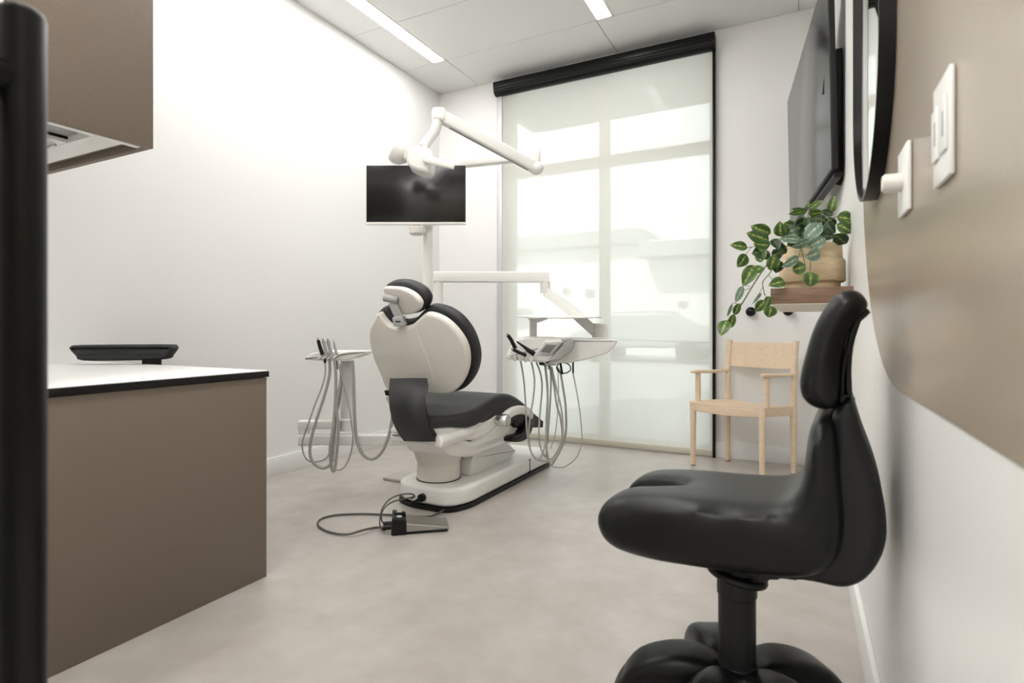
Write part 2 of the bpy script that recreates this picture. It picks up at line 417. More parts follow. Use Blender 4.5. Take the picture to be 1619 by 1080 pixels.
for (px, r) in ((975, .5), (1112, .5)):
    p = atY(px, 540, 17.6); b = MB()
    for k in range(26):
        q = V((random.gauss(0, r * .45), random.gauss(0, r * .4), r * .8 + random.gauss(0, r * .35)))
        b.ball(V((p.x, 17.6, 0)) + V((q.x, q.y, max(.1, q.z))), r * .3, seg=8)
    tag(b.build('shrub', 'shrub', loc=(p.x, 17.6, 0)), 'low rounded shrub in the yard beside the parked car, ' + ('near the mullion' if px < 1000 else 'near the right'), 'shrub')

# roller blind
YS = 4.17
bl = empty('roller_blind', (-1.41, YS, 0), 'pale see-through roller blind with black cassette covering the tall window', 'blind')
za, zb = 2.885, 2.99
prof = [V((WX0 - .004, YB - .001, zb)), V((WX0 - .004, YB - .095, zb)), V((WX0 - .004, YB - .095, zb - .045)), V((WX0 - .004, YB - .085, za + .012)), V((WX0 - .004, YB - .06, za - .005)), V((WX0 - .004, YB - .03, za - .005)), V((WX0 - .004, YB - .001, za))]
MB().pillow(rpoly(prof, .012), V((1, 0, 0)), 0, WX1 - WX0 + .008, .003).build('cassette', 'blackm', bl)
MB().tube([(WX0 + .02, YB - .092, za + .03), (WX1 - .002, YB - .092, za + .03)], .018, 14).build('roller_tube', 'black', bl)
MB().add([(WX0 + .05, YS, .04), (WX1 - .012, YS, .04), (WX1 - .012, YS, za + .02), (WX0 + .05, YS, za + .02)], [(0, 1, 2, 3)]).build('fabric', 'blind', bl)
MB().box((WX0 + .052, YS - .012, .006), (WX1 - .014, YS + .012, .05), .005).build('bottom_bar', 'bar', bl)
MB().box((WX0, YS - .012, 0.0), (WX0 + .05, YB + .02, za), .003).build('side_channel', 'alu', bl)
tag(MB().box((WX1 - .016, YS - .02, .0), (WX1 + .002, YB - .001, za + .02), .002).build('side_channel', 'blackm', bl), 'black side channel')

# ---------------------------------------------------------------- left: cabinets
DX, DY, DZ = -1.744, 1.422, .762
UX, UZ, UY = -1.744, 1.463, 1.006
cab = empty('desk_cabinet', (-2.3, 1.03, 0), 'taupe laminate base cabinet under the white worktop, end panel towards the room', 'cabinet')
MB().box((DX - .022, .655, .0), (DX - .006, DY - .006, DZ - .026), .0015).build('end_panel', 'taupe', cab)
MB().box((XL + .002, .655, .08), (DX - .024, DY - .06, DZ - .03)).build('carcass', 'white', cab)
for k in range(3):
    x0 = XL + .005 + k * .375
    d = MB().box((x0, DY - .06, .1), (x0 + .371, DY - .04, DZ - .035), .002).build('door', 'taupe', cab)
    MB().bar((x0 + .09, DY - .03, .65), (x0 + .28, DY - .03, .65), .012, .012).build('handle', 'blackm', d)
MB().box((XL + .002, .655, .0), (DX - .03, DY - .1, .08)).build('plinth', 'black', cab)
wt = empty('worktop', (-2.3, 1.03, DZ - .025), 'white worktop with black edge on the taupe base cabinet', 'worktop')
MB().box((XL + .002, .652, DZ - .003), (DX - .001, DY - .001, DZ), .001).build('top_surface', 'top', wt)
MB().box((XL + .002, .652, DZ - .024), (DX, DY, DZ - .0032), .001).build('edge_band', 'black', wt)
uc = empty('wall_cabinet', (-2.3, .85, UZ), 'taupe upper cabinet hanging over the worktop, lit underside with white fittings', 'cabinet')
YU = .655
MB().box((UX - .018, YU, UZ), (UX, UY, 2.42), .0015).build('end_panel', 'taupe', uc)
MB().box((XL + .002, UY - .02, UZ - .0), (UX - .02, UY, 2.42), .0015).build('front_panel', 'taupe', uc)
MB().box((XL + .002, YU, UZ + .05), (UX - .02, UY - .022, 2.42)).build('carcass', 'white', uc)
# white lining rails round the recess
MB().box((UX - .05, YU, UZ + .003), (UX - .019, UY - .021, UZ + .05)).build('lining_rail', 'white', uc)
MB().box((XL + .002, UY - .045, UZ + .022), (UX - .051, UY - .021, UZ + .05)).build('lining_rail', 'taupe', uc)
MB().box((XL + .002, UY - .13, UZ + .010), (UX - .065, UY - .05, UZ + .05), .002).build('lamp_rail', 'white', uc)
def under(name, pts, z, m, t=.02, par=None):
    return MB().pillow([atZ(a, b, z) for a, b in pts], Z0, 0, t, .001, 1).build(name, m, par or uc)
Z0 = V((0, 0, 1))
under('dark_slot', [(40, 188), (110, 207), (140, 219), (124, 224), (40, 203)], UZ + .03, 'grey')
under('slot_edge', [(40, 203), (124, 224.5), (116, 230), (40, 210)], UZ + .022, 'black', .028)
pl = under('dispenser_plate', [(40, 209), (121, 229.5), (72, 246), (40, 252)], UZ + .012, 'white', .03)
ck = atZ(77, 232, UZ + .004)
MB().tube([atZ(a, b, UZ + .004) for a, b in ((62, 233), (70, 231), (76, 233), (82, 231), (87, 229))], .005, 8, 4).build('clip', 'chrome', pl)

# stool parked behind the desk
SC = V((-2.52, 1.66, 0))
stl = empty('desk_stool', SC, 'black stool parked behind the worktop, only its curved backrest showing', 'stool')
O = atD(197, 558, 2.42); Rv = V((cs, sn, 0)); Nv = V((-sn, cs, 0))
def sp(px, py): return atD(px, py, 2.42)
out = [sp(115, 552), sp(117, 547), sp(128, 545.3), sp(200, 544.5), sp(268, 544.3), sp(277, 546), sp(279, 551), sp(272, 561), sp(262, 568), sp(200, 570), sp(135, 570), sp(125, 563)]
MB().pillow(spline(out, 3, True), Nv, -.03, .03, .02).build('backrest', 'charcoal', stl)
for (a, b) in ((115, 139), (255, 279)):
    pass
p = sp(240, 568)
MB().sweep([p + V((0, .0, .0)), p + V((0, 0, -.06)), p + V((.01, .04, -.25)), SC + V((0, 0, .46))], rr(.08, .025, .01), up=Nv).build('backrest_stem', 'blackm', stl)
MB().lathe([(0, .44), (.17, .44), (.19, .47), (.19, .5), (.17, .53), (0, .54)], SC).build('seat', 'leather', stl)
MB().lathe([(.025, .08), (.025, .44)], SC, seg=16).build('post', 'chrome', stl)
for k in range(5):
    a = 2 * math.pi * k / 5 + .3; dv = V((math.cos(a), math.sin(a), 0)); c0 = SC
    lg = MB().sweep([c0 + V((0, 0, .11)), c0 + dv * .15 + V((0, 0, .1)), c0 + dv * .2 + V((0, 0, .07))], rr(.04, .03, .01), scale=[1, .8, .6]).build('leg', 'blackm', stl)
    MB().lathe([(0, -.012), (.026, -.012), (.028, 0), (.026, .012), (0, .012)], c0 + dv * .2 + V((0, 0, .028)), V((-dv.y, dv.x, 0)), 16).build('caster', 'black', lg)

# entrance door leaf (beyond the frame) with its long pull handle
hb = atD(34, 520, .51)
door = struct('door_1', MB().box((-1.42, hb.y - .115, .005), (-.52, hb.y - .075, 2.1), .003), 'white', loc=(-.97, hb.y - .095, 0))
ph = empty('pull_handle', (hb.x, hb.y, 0), 'thick black vertical pull bar on the open door, at the left edge', 'door handle')
ztop = atD(34, 14, .51).z
MB().lathe([(0, ztop), (.013, ztop), (.0165, ztop - .003), (.0185, ztop - .008), (.0185, .10), (0, .10)], (hb.x, hb.y, 0), seg=32).build('bar', 'blackm', ph)
for z in (atD(34, 128, .51).z, .3):
    MB().tube([(hb.x, hb.y - .004, z), (hb.x, hb.y - .0755, z)], .0155, 20).build('standoff', 'blackm', ph)

# ---------------------------------------------------------------- right wall
cyy, czz, rad, yend = 1.25, 1.46, .655, -.4
o = []
for k in range(33):
    a = -math.pi / 2 + math.pi * k / 32; o.append(V((XR, cyy + rad * math.cos(a), czz + rad * math.sin(a))))
for k in range(33):
    a = math.pi / 2 + math.pi * k / 32; o.append(V((XR, yend + rad * math.cos(a), czz + rad * math.sin(a))))
tag(MB().pillow(o, V((-1, 0, 0)), 0, .0025, .0012, 2).build('wall_panel', 'mural', loc=(XR, .4, .8)), 'large rounded taupe satin panel flush on the white right wall', 'wall panel')
# pill mirror
mir = empty('wall_mirror', (XR, 1.55, 1.22), 'tall rounded mirror in a deep black frame on the right wall', 'mirror')
y0, y1, zb_, zt_ = 1.258, 1.838, 1.222, 2.35
def pill(y0, y1, z0, z1, x):
    r = (y1 - y0) / 2; c = (y0 + y1) / 2; q = []
    for k in range(41): a = math.pi + math.pi * k / 40; q.append(V((x, c + r * math.cos(a), z0 + r + r * math.sin(a))))
    for k in range(41): a = math.pi * k / 40; q.append(V((x, c + r * math.cos(a), z1 - r + r * math.sin(a))))
    return q
def ringframe(oo, ii, x0, x1):
    b = MB(); k = len(oo); vs = []
    for pts, x in ((oo, x0), (oo, x1), (ii, x1), (ii, x0)): vs += [V((x, p.y, p.z)) for p in pts]
    fs = [(L * k + i, L * k + (i + 1) % k, ((L + 1) % 4) * k + (i + 1) % k, ((L + 1) % 4) * k + i) for L in range(4) for i in range(k)]
    return b.add(vs, fs)
ringframe(pill(y0, y1, zb_, zt_, 0), pill(y0 + .009, y1 - .009, zb_ + .009, zt_ - .009, 0), XR - .0005 - .003, XR - .031).build('frame', 'blackm', mir)
MB().pillow(pill(y0 + .01, y1 - .01, zb_ + .01, zt_ - .01, XR), V((-1, 0, 0)), .004, .0265, .001, 2).build('mirror_glass', 'mirror', mir)
# switch plates
sw = empty('switch_plate', (XR, .862, 1.165), 'white two-gang switch plate on the taupe panel, nearest the viewer', 'switch')
MB().box((XR - .009, .815, 1.100), (XR - .0027, .905, 1.230), .003).build('plate', 'white', sw)
for yy in (.838, .882):
    r_ = MB().box((XR - .012, yy - .016, 1.132), (XR - .0092, yy + .016, 1.198), .0012).build('rocker', 'white', sw)
    MB().box((XR - .0128, yy - .009, 1.150), (XR - .0121, yy - .004, 1.180), .0003).build('indicator', 'grey', r_)
dm = empty('dimmer_switch', (XR, 1.145, 1.168), 'slim pale dimmer plate with a protruding knob, left of the switch plate', 'switch')
MB().box((XR - .010, 1.098, 1.112), (XR - .0027, 1.192, 1.225), .003).build('plate', 'white', dm)
MB().lathe([(.0, -.0), (.016, 0), (.016, .024), (.013, .028), (0, .028)], (XR - .0101, 1.150, 1.168), V((-1, 0, 0)), 24).build('knob', 'ivory', dm)

# television
tv = empty('television', (.04, 3.3, 1.55), 'large wall television on a swing mount, its screen tilted to the chair', 'television')
A0, A1 = V((.118, 2.60, 1.562)), V((-.052, 4.03, 1.555)); hT = .832
X_ = (A1 - A0).normalized(); tilt = .02
Z_ = V((-tilt, 0, 1)).normalized(); N_ = X_.cross(Z_); N_ = N_ if N_.x < 0 else -N_
Wd = (A1 - A0).length; ctr = A0 + X_ * Wd / 2 + Z_ * hT / 2
Z_ = N_.cross(X_); Z_ = Z_ if Z_.z > 0 else -Z_
MB().obox(ctr - N_ * .012, X_, Z_, N_, (Wd, hT, .022), .003).build('housing', 'black', tv)
MB().obox(ctr - N_ * .0001, X_, Z_, N_, (Wd - .012, hT - .012, .003), .0005).build('screen', 'tvglass', tv)
MB().obox(ctr - N_ * .036 - Z_ * .1, X_, Z_, N_, (Wd * .6, hT * .55, .026), .008).build('rear_cover', 'black', tv)
MB().box((XR - .018, 3.15, 1.72), (XR - .0005, 3.55, 2.22), .003).build('wall_plate', 'blackm', tv)
for z in (1.78, 2.16):
    q = ctr - N_ * .045 + X_ * .0; q.z = z
    MB().sweep([V((XR - .012, 3.3, z)), V((XR - .05, 3.0, z)), V((q.x + .005, 3.25, z))], rr(.02, .035, .004)).build('mount_arm', 'blackm', tv)
MB().sweep([A0 + X_ * .16 - N_ * .05 + V((0, 0, .55)), A0 + X_ * .16 - N_ * .055 + V((0, 0, .0)), A0 + X_ * .18 - N_ * .05 + V((0, 0, -.02))], rr(.03, .02, .004)).build('mount_rail', 'blackm', tv)
MB().sweep([A0 + X_ * .9 - N_ * .05 + V((0, 0, .55)), A0 + X_ * .9 - N_ * .055 + V((0, 0, .0))], rr(.03, .02, .004)).build('mount_rail', 'blackm', tv)
MB().sweep([A0 + X_ * .05 - N_ * .03 + V((0, 0, -.012)), A0 + X_ * .75 - N_ * .03 + V((0, 0, -.012))], rr(.03, .022, .004)).build('sound_bar', 'shell', tv)
# arm that folds out over the top of the plate
MB().tube([(XR - .01, 2.85, 2.12), (XR - .03, 2.78, 2.10), (.110, 2.72, 2.02), (.098, 2.74, 1.92)], .012, 8, 4).build('mount_arm', 'blackm', tv)

# floating shelf, pot, plant
sh = empty('floating_shelf', (.035, 2.75, 1.0), 'thick oak floating shelf with a pale underside on the right wall', 'shelf')
SZ0, SZ1 = 1.003, 1.062
MB().box((-.093, 2.225, SZ0 + .003), (XR - .0005, 3.32, SZ1), .002).build('board', 'oak', sh)
MB().box((-.090, 2.228, SZ0), (XR - .001, 3.317, SZ0 + .0028)).build('underside', 'pale_wood', sh)
pc = V((.042, 2.42, SZ1 + .0005))
pot = empty('plant_pot', pc, 'carved tan stepped plant pot standing on the oak shelf', 'pot')
MB().lathe([(0, 0), (.094, 0), (.096, .003), (.096, .026), (.108, .028), (.113, .034), (.112, .104), (.109, .112), (.103, .116), (.101, .168), (.098, .172), (.09, .170), (.088, .155), (0, .155)], pc, seg=48).build('body', 'pot', pot, ang=50)
MB().lathe([(0, .1552), (.087, .1552), (0, .162)], pc, seg=24).build('soil', 'soil', pot)
pln = empty('trailing_plant', pc + V((0, 0, .16)), 'trailing plant with round yellow-veined green leaves spilling out of the tan pot', 'plant')
def leafmesh(name, m, fold):
    vs = []; fs = []; ny, nx = 8, 4
    for i in range(ny + 1):
        t = i / ny
        hw = .5 * (math.sin(math.pi * min(1, t * 1.02) ** .85)) ** .75 if 0 < t < 1 else .012
        for j in range(nx + 1):
            x = (j / nx * 2 - 1)
            vs.append((x * hw, t, fold * abs(x) * hw * .7 + .14 * math.sin(math.pi * t) - .05 * t))
    for i in range(ny):
        for j in range(nx): a = i * (nx + 1) + j; fs.append((a, a + 1, a + nx + 2, a + nx + 1))
    me = bpy.data.meshes.new(name); me.from_pydata(vs, [], fs); me.materials.append(M[m])
    for p in me.polygons: p.use_smooth = True
    return me
LM = {'g': [leafmesh('leaf', 'leaf', .35), leafmesh('leaf', 'leaf', .1)], 'd': [leafmesh('leaf', 'leafd', .35), leafmesh('leaf', 'leafd', .15)], 'p': [leafmesh('leaf', 'leafp', .3), leafmesh('leaf', 'leafp', .1)]}
k_ = 240 / 1080
def zpx(q): return (1120 + q[0] * k_, 300 + q[1] * k_)
leaves = [
 ((278, 414), (163, 395), 60, 'g', 2.08), ((268, 458), (212, 545), 75, 'g', 2.08), ((445, 312), (312, 262), 82, 'g', 2.06), ((430, 362), (284, 312), 84, 'g', 2.04),
 ((520, 335), (508, 232), 72, 'g', 2.05), ((440, 395), (330, 385), 74, 'g', 2.02), ((410, 440), (318, 455), 90, 'd', 2.05), ((370, 520), (385, 415), 70, 'g', 2.03),
 ((470, 462), (440, 568), 76, 'g', 1.99), ((505, 500), (482, 588), 66, 'd', 2.02), ((320, 542), (252, 678), 82, 'g', 2.0), ((388, 548), (322, 594), 60, 'g', 2.0),
 ((330, 570), (278, 545), 40, 'g', 2.02), ((245, 685), (196, 795), 44, 'p', 1.98), ((222, 808), (186, 888), 44, 'g', 1.97), ((168, 812), (136, 898), 20, 'p', 1.98),
 ((182, 884), (158, 980), 46, 'g', 1.97), ((132, 928), (92, 1030), 78, 'g', 1.96), ((542, 652), (438, 680), 72, 'g', 1.99), ((428, 756), (412, 832), 52, 'g', 2.0),
 ((405, 785), (340, 862), 60, 'g', 2.0), ((445, 825), (430, 905), 78, 'g', 1.99), ((378, 735), (318, 808), 18, 'p', 2.02),
 ((722, 360), (598, 408), 54, 'p', 1.99), ((832, 345), (712, 410), 74, 'p', 1.985), ((795, 440), (700, 482), 84, 'p', 1.985), ((642, 478), (532, 545), 56, 'p', 1.99),
 ((695, 545), (602, 572), 84, 'g', 1.985), ((722, 585), (722, 684), 98, 'g', 1.98),
 ((806, 238), (690, 350), 92, 'p', 2.0), ((662, 355), (512, 350), 56, 'p', 2.01), ((705, 150), (576, 172), 34, 'g', 2.1), ((695, 150), (598, 134), 32, 'g', 2.12),
 ((715, 140), (806, 78), 40, 'g', 2.1), ((868, 168), (896, 52), 58, 'g', 2.12), ((712, 172), (812, 160), 60, 'g', 2.08), ((802, 150), (885, 178), 44, 'd', 2.1),
 ((912, 195), (1030, 215), 86, 'g', 2.03), ((912, 245), (1018, 300), 82, 'g', 2.02), ((900, 315), (980, 380), 84, 'd', 2.02), ((778, 325), (900, 330), 50, 'd', 2.0),
 ((755, 195), (845, 228), 54, 'd', 2.06), ((832, 228), (896, 305), 62, 'd', 2.05), ((550, 318), (645, 270), 74, 'd', 2.06), ((602, 262), (540, 240), 60, 'g', 2.08),
 ((690, 220), (620, 260), 70, 'd', 2.08), ((705, 195), (725, 285), 74, 'd', 2.07), ((560, 392), (655, 352), 60, 'd', 2.03), ((505, 395), (548, 452), 64, 'd', 2.03),
 ((480, 420), (545, 400), 60, 'd', 2.04), ((460, 350), (500, 420), 60, 'd', 2.05), ((650, 300), (720, 330), 66, 'd', 2.05), ((590, 330), (690, 300), 66, 'd', 2.07),
 ((800, 280), (880, 250), 66, 'd', 2.07), ((850, 300), (800, 350), 56, 'd', 2.05), ((640, 210), (700, 250), 60, 'd', 2.1), ((450, 470), (520, 440), 66, 'd', 2.04),
 ((420, 500), (400, 430), 50, 'd', 2.05), ((575, 260), (590, 205), 26, 'p', 2.1), ((710, 130), (716, 88), 18, 'g', 2.1), ((900, 260), (850, 200), 50, 'd', 2.07), ((520, 290), (570, 330), 60, 'd', 2.06)]
for i, (a, b, w_, kd, d) in enumerate(leaves):
    pa = atD(*zpx(a), d); pb = atD(*zpx(b), d + random.uniform(-.03, .03))
    L = (pb - pa); ln = L.length; Y = L.normalized(); vd = -(pa - EYE).normalized()
    Xd = Y.cross(vd).normalized(); tw = random.uniform(-.45, .45); Zd = Xd.cross(Y)
    Xd2 = Xd * math.cos(tw) + Zd * math.sin(tw); Zd2 = Xd2.cross(Y).normalized()
    wd = w_ * k_ / F_PX * d * 1.22; ln *= 1.08
    o = bpy.data.objects.new('leaf', LM[kd][i % 2]); C.objects.link(o); o.parent = pln
    mtx = Matrix((Xd2 * wd, Y * ln, Zd2 * min(wd, ln))).transposed().to_4x4()
    mtx.translation = pa - ORG[pln.name]; o.matrix_local = mtx
def stem(pts, d, r=.0016):
    ps = [atD(*zpx(p[:2]), p[2] if len(p) > 2 else d) for p in pts]
    MB().tube(ps, r, 6, 5).build('stem', 'stem', pln)
stem([(640, 380, 2.1), (520, 420, 2.05), (420, 530, 2.02), (330, 660), (240, 810), (190, 880), (130, 935)], 1.98, .0022)
stem([(560, 420, 2.06), (480, 530, 2.02), (440, 590), (390, 650), (388, 690), (400, 750)], 2.0)
stem([(388, 690), (360, 740), (320, 805)], 2.01, .001); stem([(400, 740), (430, 800), (440, 830)], 2.0, .001)
stem([(430, 610), (470, 650), (540, 655)], 1.995, .001)
stem([(640, 360, 2.08), (480, 380, 2.05), (320, 405), (275, 415)], 2.08, .0014); stem([(310, 408), (280, 440), (265, 460)], 2.08, .001)
stem([(350, 640), (345, 600), (320, 545)], 2.0, .001); stem([(300, 690), (260, 680), (245, 690)], 1.98, .001); stem([(250, 800), (220, 815)], 1.97, .001); stem([(300, 700), (280, 705), (260, 712), (245, 690)], 1.98, .001)
stem([(210, 815), (185, 805), (165, 815)], 1.98, .001)
for (a, b) in (((760, 300), (870, 165)), ((780, 300), (915, 190)), ((700, 320), (712, 150)), ((760, 330), (900, 250)), ((720, 340), (735, 450)), ((640, 350), (690, 545)), ((735, 450), (722, 590)), ((700, 330), (640, 480)), ((800, 320), (805, 150))):
    m_ = ((a[0] + b[0]) / 2, (a[1] + b[1]) / 2 - 15)
    stem([a, m_, b], 2.04 if b[1] < 400 else 1.99, .0013)
# coat knobs on the back wall
for (px, py, nm) in ((1187, 493, 'black ball coat knob on the back wall, clear of the shelf'), (1246, 491.5, 'black ball coat knob on the back wall, half hidden by the shelf')):
    p = atY(px, py, YB - .045)
    e = empty('coat_knob', (p.x, YB, p.z), nm, 'coat knob', 'coat knobs on the back wall')
    MB().ball(p, .033, seg=24).build('ball', 'blackm', e)
    MB().tube([(p.x, YB - .0005, p.z), (p.x, YB - .03, p.z)], .011, 14).build('shank', 'blackm', e)

# ---------------------------------------------------------------- birch armchair
FL, FR, BL, BR = V((-.632, 3.87, 0)), V((-.203, 3.75, 0)), V((-.440, 4.10, 0)), V((-.032, 3.92, 0))
ch = empty('wooden_armchair', (FL + FR + BL + BR) / 4, 'pale birch armchair with a plywood back by the back wall', 'chair')
def bil(u, v): return (FL * (1 - u) + FR * u) * (1 - v) + (BL * (1 - u) + BR * u) * v
def up(p, z): return V((p.x, p.y, z))
def leg(p, z0, z1, r0, r1, lean=V((0, 0, 0))):
    b = MB().lathe([(0, 0), (r0, 0), (r1, z1 - z0), (0, z1 - z0)], up(p, z0), V((0, 0, 1)) * (z1 - z0) + lean, 18)
    o = b.build('leg', 'birch', ch, ang=50); MB().lathe([(0, .0), (r0 * .95, 0), (r0 * .95, .006), (0, .006)], up(p, 0), seg=14).build('glide', 'black', o)
leg(FL, .005, .42, .017, .021); leg(FR, .005, .42, .017, .021)
back_dir = ((BL - FL) + (BR - FR)).normalized()
leg(BL, .005, .42, .016, .021); leg(BR, .005, .42, .016, .021)
for p in (BL, BR):
    MB().tube([up(p, .42), up(p, .62) + back_dir * .004, up(p, .835) + back_dir * .02], .0185, 16, 4, ).build('back_post', 'birch', ch)
def rail(p, q, z, bow=0, h_=.052):
    n = V((-(q - p).y, (q - p).x, 0)).normalized()
    pts = [up(p.lerp(q, t), z - bow * .4 * math.sin(math.pi * t)) - n * bow * math.sin(math.pi * t) for t in [i / 10 for i in range(11)]]
    MB().sweep(pts, rr(.024, h_, .005), up=V((0, 0, 1))).build('seat_rail', 'birch_h', ch)
rail(FL, FR, .392, .018); rail(BL, BR, .395); rail(FL, BL, .395); rail(FR, BR, .395)
sv = []; sf = []; n_ = 12
for i in range(n_ + 1):
    for j in range(n_ + 1):
        u, v = i / n_, j / n_
        p = bil(-.035 + 1.07 * u, -.05 + 1.06 * v)
        p -= back_dir * .018 * math.sin(math.pi * u) * (1 - v)
        sv.append(up(p, .428 - .016 * math.sin(math.pi * u) * (.5 + .5 * math.sin(math.pi * v))))
for i in range(n_):
    for j in range(n_): a = i * (n_ + 1) + j; sf.append((a, a + 1, a + n_ + 2, a + n_ + 1))
def thick(vs, fs, nx_, ny_, t):
    m_ = len(vs); b = MB(); allv = list(vs) + [v - V((0, 0, t)) for v in vs]
    f2 = list(fs) + [tuple(i + m_ for i in f[::-1]) for f in fs]
    bd = [i * (ny_ + 1) for i in range(nx_ + 1)] + [nx_ * (ny_ + 1) + j for j in range(1, ny_ + 1)] + [i * (ny_ + 1) + ny_ for i in range(nx_ - 1, -1, -1)] + [j for j in range(ny_ - 1, 0, -1)]
    for a, c in zip(bd, bd[1:] + bd[:1]): f2.append((a, c, c + m_, a + m_))
    return b.add(allv, f2)
thick(sv, sf, n_, n_, .014).build('seat', 'birch_h', ch)
# back panel, slightly curved
dv = (BR - BL).normalized(); nb = V((-dv.y, dv.x, 0)); b = MB(); vs = []; K = 12
for k in range(K + 1):
    t = k / K; q = BL.lerp(BR, t)
    for (off, z) in ((-.006, .660), (-.006, .822), (.006, .822), (.006, .660)):
        lean = back_dir * (.004 + .016 * max(0, (z - .62) / .2))
        vs.append(up(q, z - (.006 * math.sin(math.pi * t) if z < .7 else 0)) + lean + nb * (off + .016 * math.sin(math.pi * t)))
fs = []
for k in range(K):
    for q in range(4): fs.append((k * 4 + q, k * 4 + (q + 1) % 4, (k + 1) * 4 + (q + 1) % 4, (k + 1) * 4 + q))
fs += [(0, 1, 2, 3), tuple(K * 4 + q for q in range(4))]
b.add(vs, fs).build('backrest', 'birch_h', ch)
for (f_, b_, ) in ((FL, BL), (FR, BR)):
    a0 = f_.lerp(b_, .14); a1 = f_ - (b_ - f_) * .04
    MB().lathe([(0, 0), (.017, 0), (.0185, .1), (.017, .2), (0, .2)], up(a0, .418), seg=16).build('arm_post', 'birch', ch)
    MB().sweep(spline([up(a1, .622), up(f_.lerp(b_, .15), .626), up(f_.lerp(b_, .6), .622), up(b_, .626)], 4), rr(.042, .022, .01), up=V((0, 0, 1)), scale=[.55, .85, 1] + [1] * 7 + [.9, .85, .8]).build('armrest', 'birch_h', ch)

# ---------------------------------------------------------------- dental chair
dc = empty('dental_chair', (-1.69, 2.85, 0), 'white dental chair with charcoal upholstery, seen from behind, facing the window', 'dental chair')
bx0, bx1, by0, by1 = -1.905, -1.485, 2.30, 3.42
fp = [V((bx0, by0 + .06, 0)), V((bx0 + .12, by0, 0)), V((bx1 - .06, by0 + .0, 0)), V((bx1, by0 + .12, 0)), V((bx1 + .015, by1, 0)), V((bx0 + .06, by1, 0)), V((bx0, by1 - .4, 0))]
fpr = rpoly(fp, [.08, .1, .1, .1, .05, .06, .2], 6)
MB().pillow(fpr, V((0, 0, 1)), .024, .118, .022, 5, ).build('base', 'white', dc)
c_ = V((-1.69, 2.86, 0))
MB().pillow([c_ + (p - c_) * 1.012 for p in fpr], V((0, 0, 1)), 0, .0235, .003, 2).build('base_trim', 'black', dc)
s0 = atX(838, 722, bx1 + .012); 
MB().box((bx1 + .0, s0.y - .002, .026), (bx1 + .0135, s0.y + .002, .11)).build('base_seam', 'black', dc)
ped = V((-1.715, 2.47, 0))
MB().lathe([(.112, .119), (.115, .125), (.115, .195), (.112, .2), (.124, .235), (.143, .29), (.16, .34), (.155, .37)], ped, seg=40).build('pedestal', 'ivory', dc)
MB().lathe([(.117, .1185), (.117, .1225)], ped, seg=40).build('pedestal_ring', 'black', dc)
# lift arm between base and carriage
la = [atX(738, 752, -1.60), atX(742, 725, -1.6), atX(752, 708, -1.6), atX(800, 700, -1.6), atX(812, 712, -1.6), atX(800, 728, -1.6), atX(770, 748, -1.6)]
MB().pillow(rpoly(la, .02), V((1, 0, 0)), -.16, .02, .012).build('lift_arm', 'white', dc)
# carriage and seat shell: profiles in the chair's side plane
AX, WS = -1.67, .23
SXP = [(600, -1.56), (680, -1.56), (714, -1.52), (743, -1.49), (763, -1.472), (783, -1.452), (810, -1.44), (900, -1.43)]
def interp(tab, q):
    if q <= tab[0][0]: return tab[0][1]
    for (a, b), (c, d) in zip(tab, tab[1:]):
        if q <= c: return b + (d - b) * (q - a) / (c - a)
    return tab[-1][1]
SXY = []
for a, b in SXP[1:]: SXY.append((atX(a, 600, b).y, b))
def side(pts, dx=0): return [V((AX + WS, p.y, p.z)) for p in [atX(a, b, interp(SXP, a) + dx) for a, b in pts]]
def taper(mb):
    out = []
    for x, y, z in mb.v: out.append((AX + (x - AX) * (interp(SXY, y) - AX) / WS, y, z))
    mb.v = out; return mb
def sidepart(name, pts, m, dx, wid, r, n=5):
    pr = spline(side(pts, dx), 3, True)
    taper(MB().pillow(pr, V((1, 0, 0)), -WS - wid, dx, r, n)).build(name, m, dc)
sidepart('carriage', [(674, 686), (700, 685), (722, 689), (742, 697), (758, 690), (790, 668), (818, 660), (836, 668), (834, 682), (816, 699), (796, 705), (769, 714), (748, 722), (730, 723), (711, 720), (698, 709), (678, 706)], 'white', -.02, .20, .03)
cn = [atY(a, b, 2.17) for a, b in ((617, 684), (660, 690), (696, 689), (700, 700), (697, 709), (660, 704), (619, 697))]
MB().pillow(rpoly(cn, .012), V((0, 1, 0)), 0, .3, .012).build('carriage_end', 'white', dc)
sidepart('seat_shell', [(672, 690), (674, 680), (689, 677), (704, 675), (726, 675), (743, 676), (761, 671), (779, 655), (796, 640), (810, 637), (824, 643), (833, 652), (822, 664), (796, 668), (770, 690), (744, 697), (722, 692), (690, 692)], 'white', -.005, .22, .025)
sidepart('seat_cushion', [(684, 670), (690, 659), (714, 657), (743, 651), (763, 641), (783, 629), (800, 623), (814, 625), (830, 636), (844, 651), (859, 668), (860, 673), (852, 677), (842, 668), (832, 654), (822, 644), (808, 639), (794, 643), (778, 658), (760, 672), (742, 677), (715, 676), (690, 678)], 'charcoal', .015, .24, .028, 6)
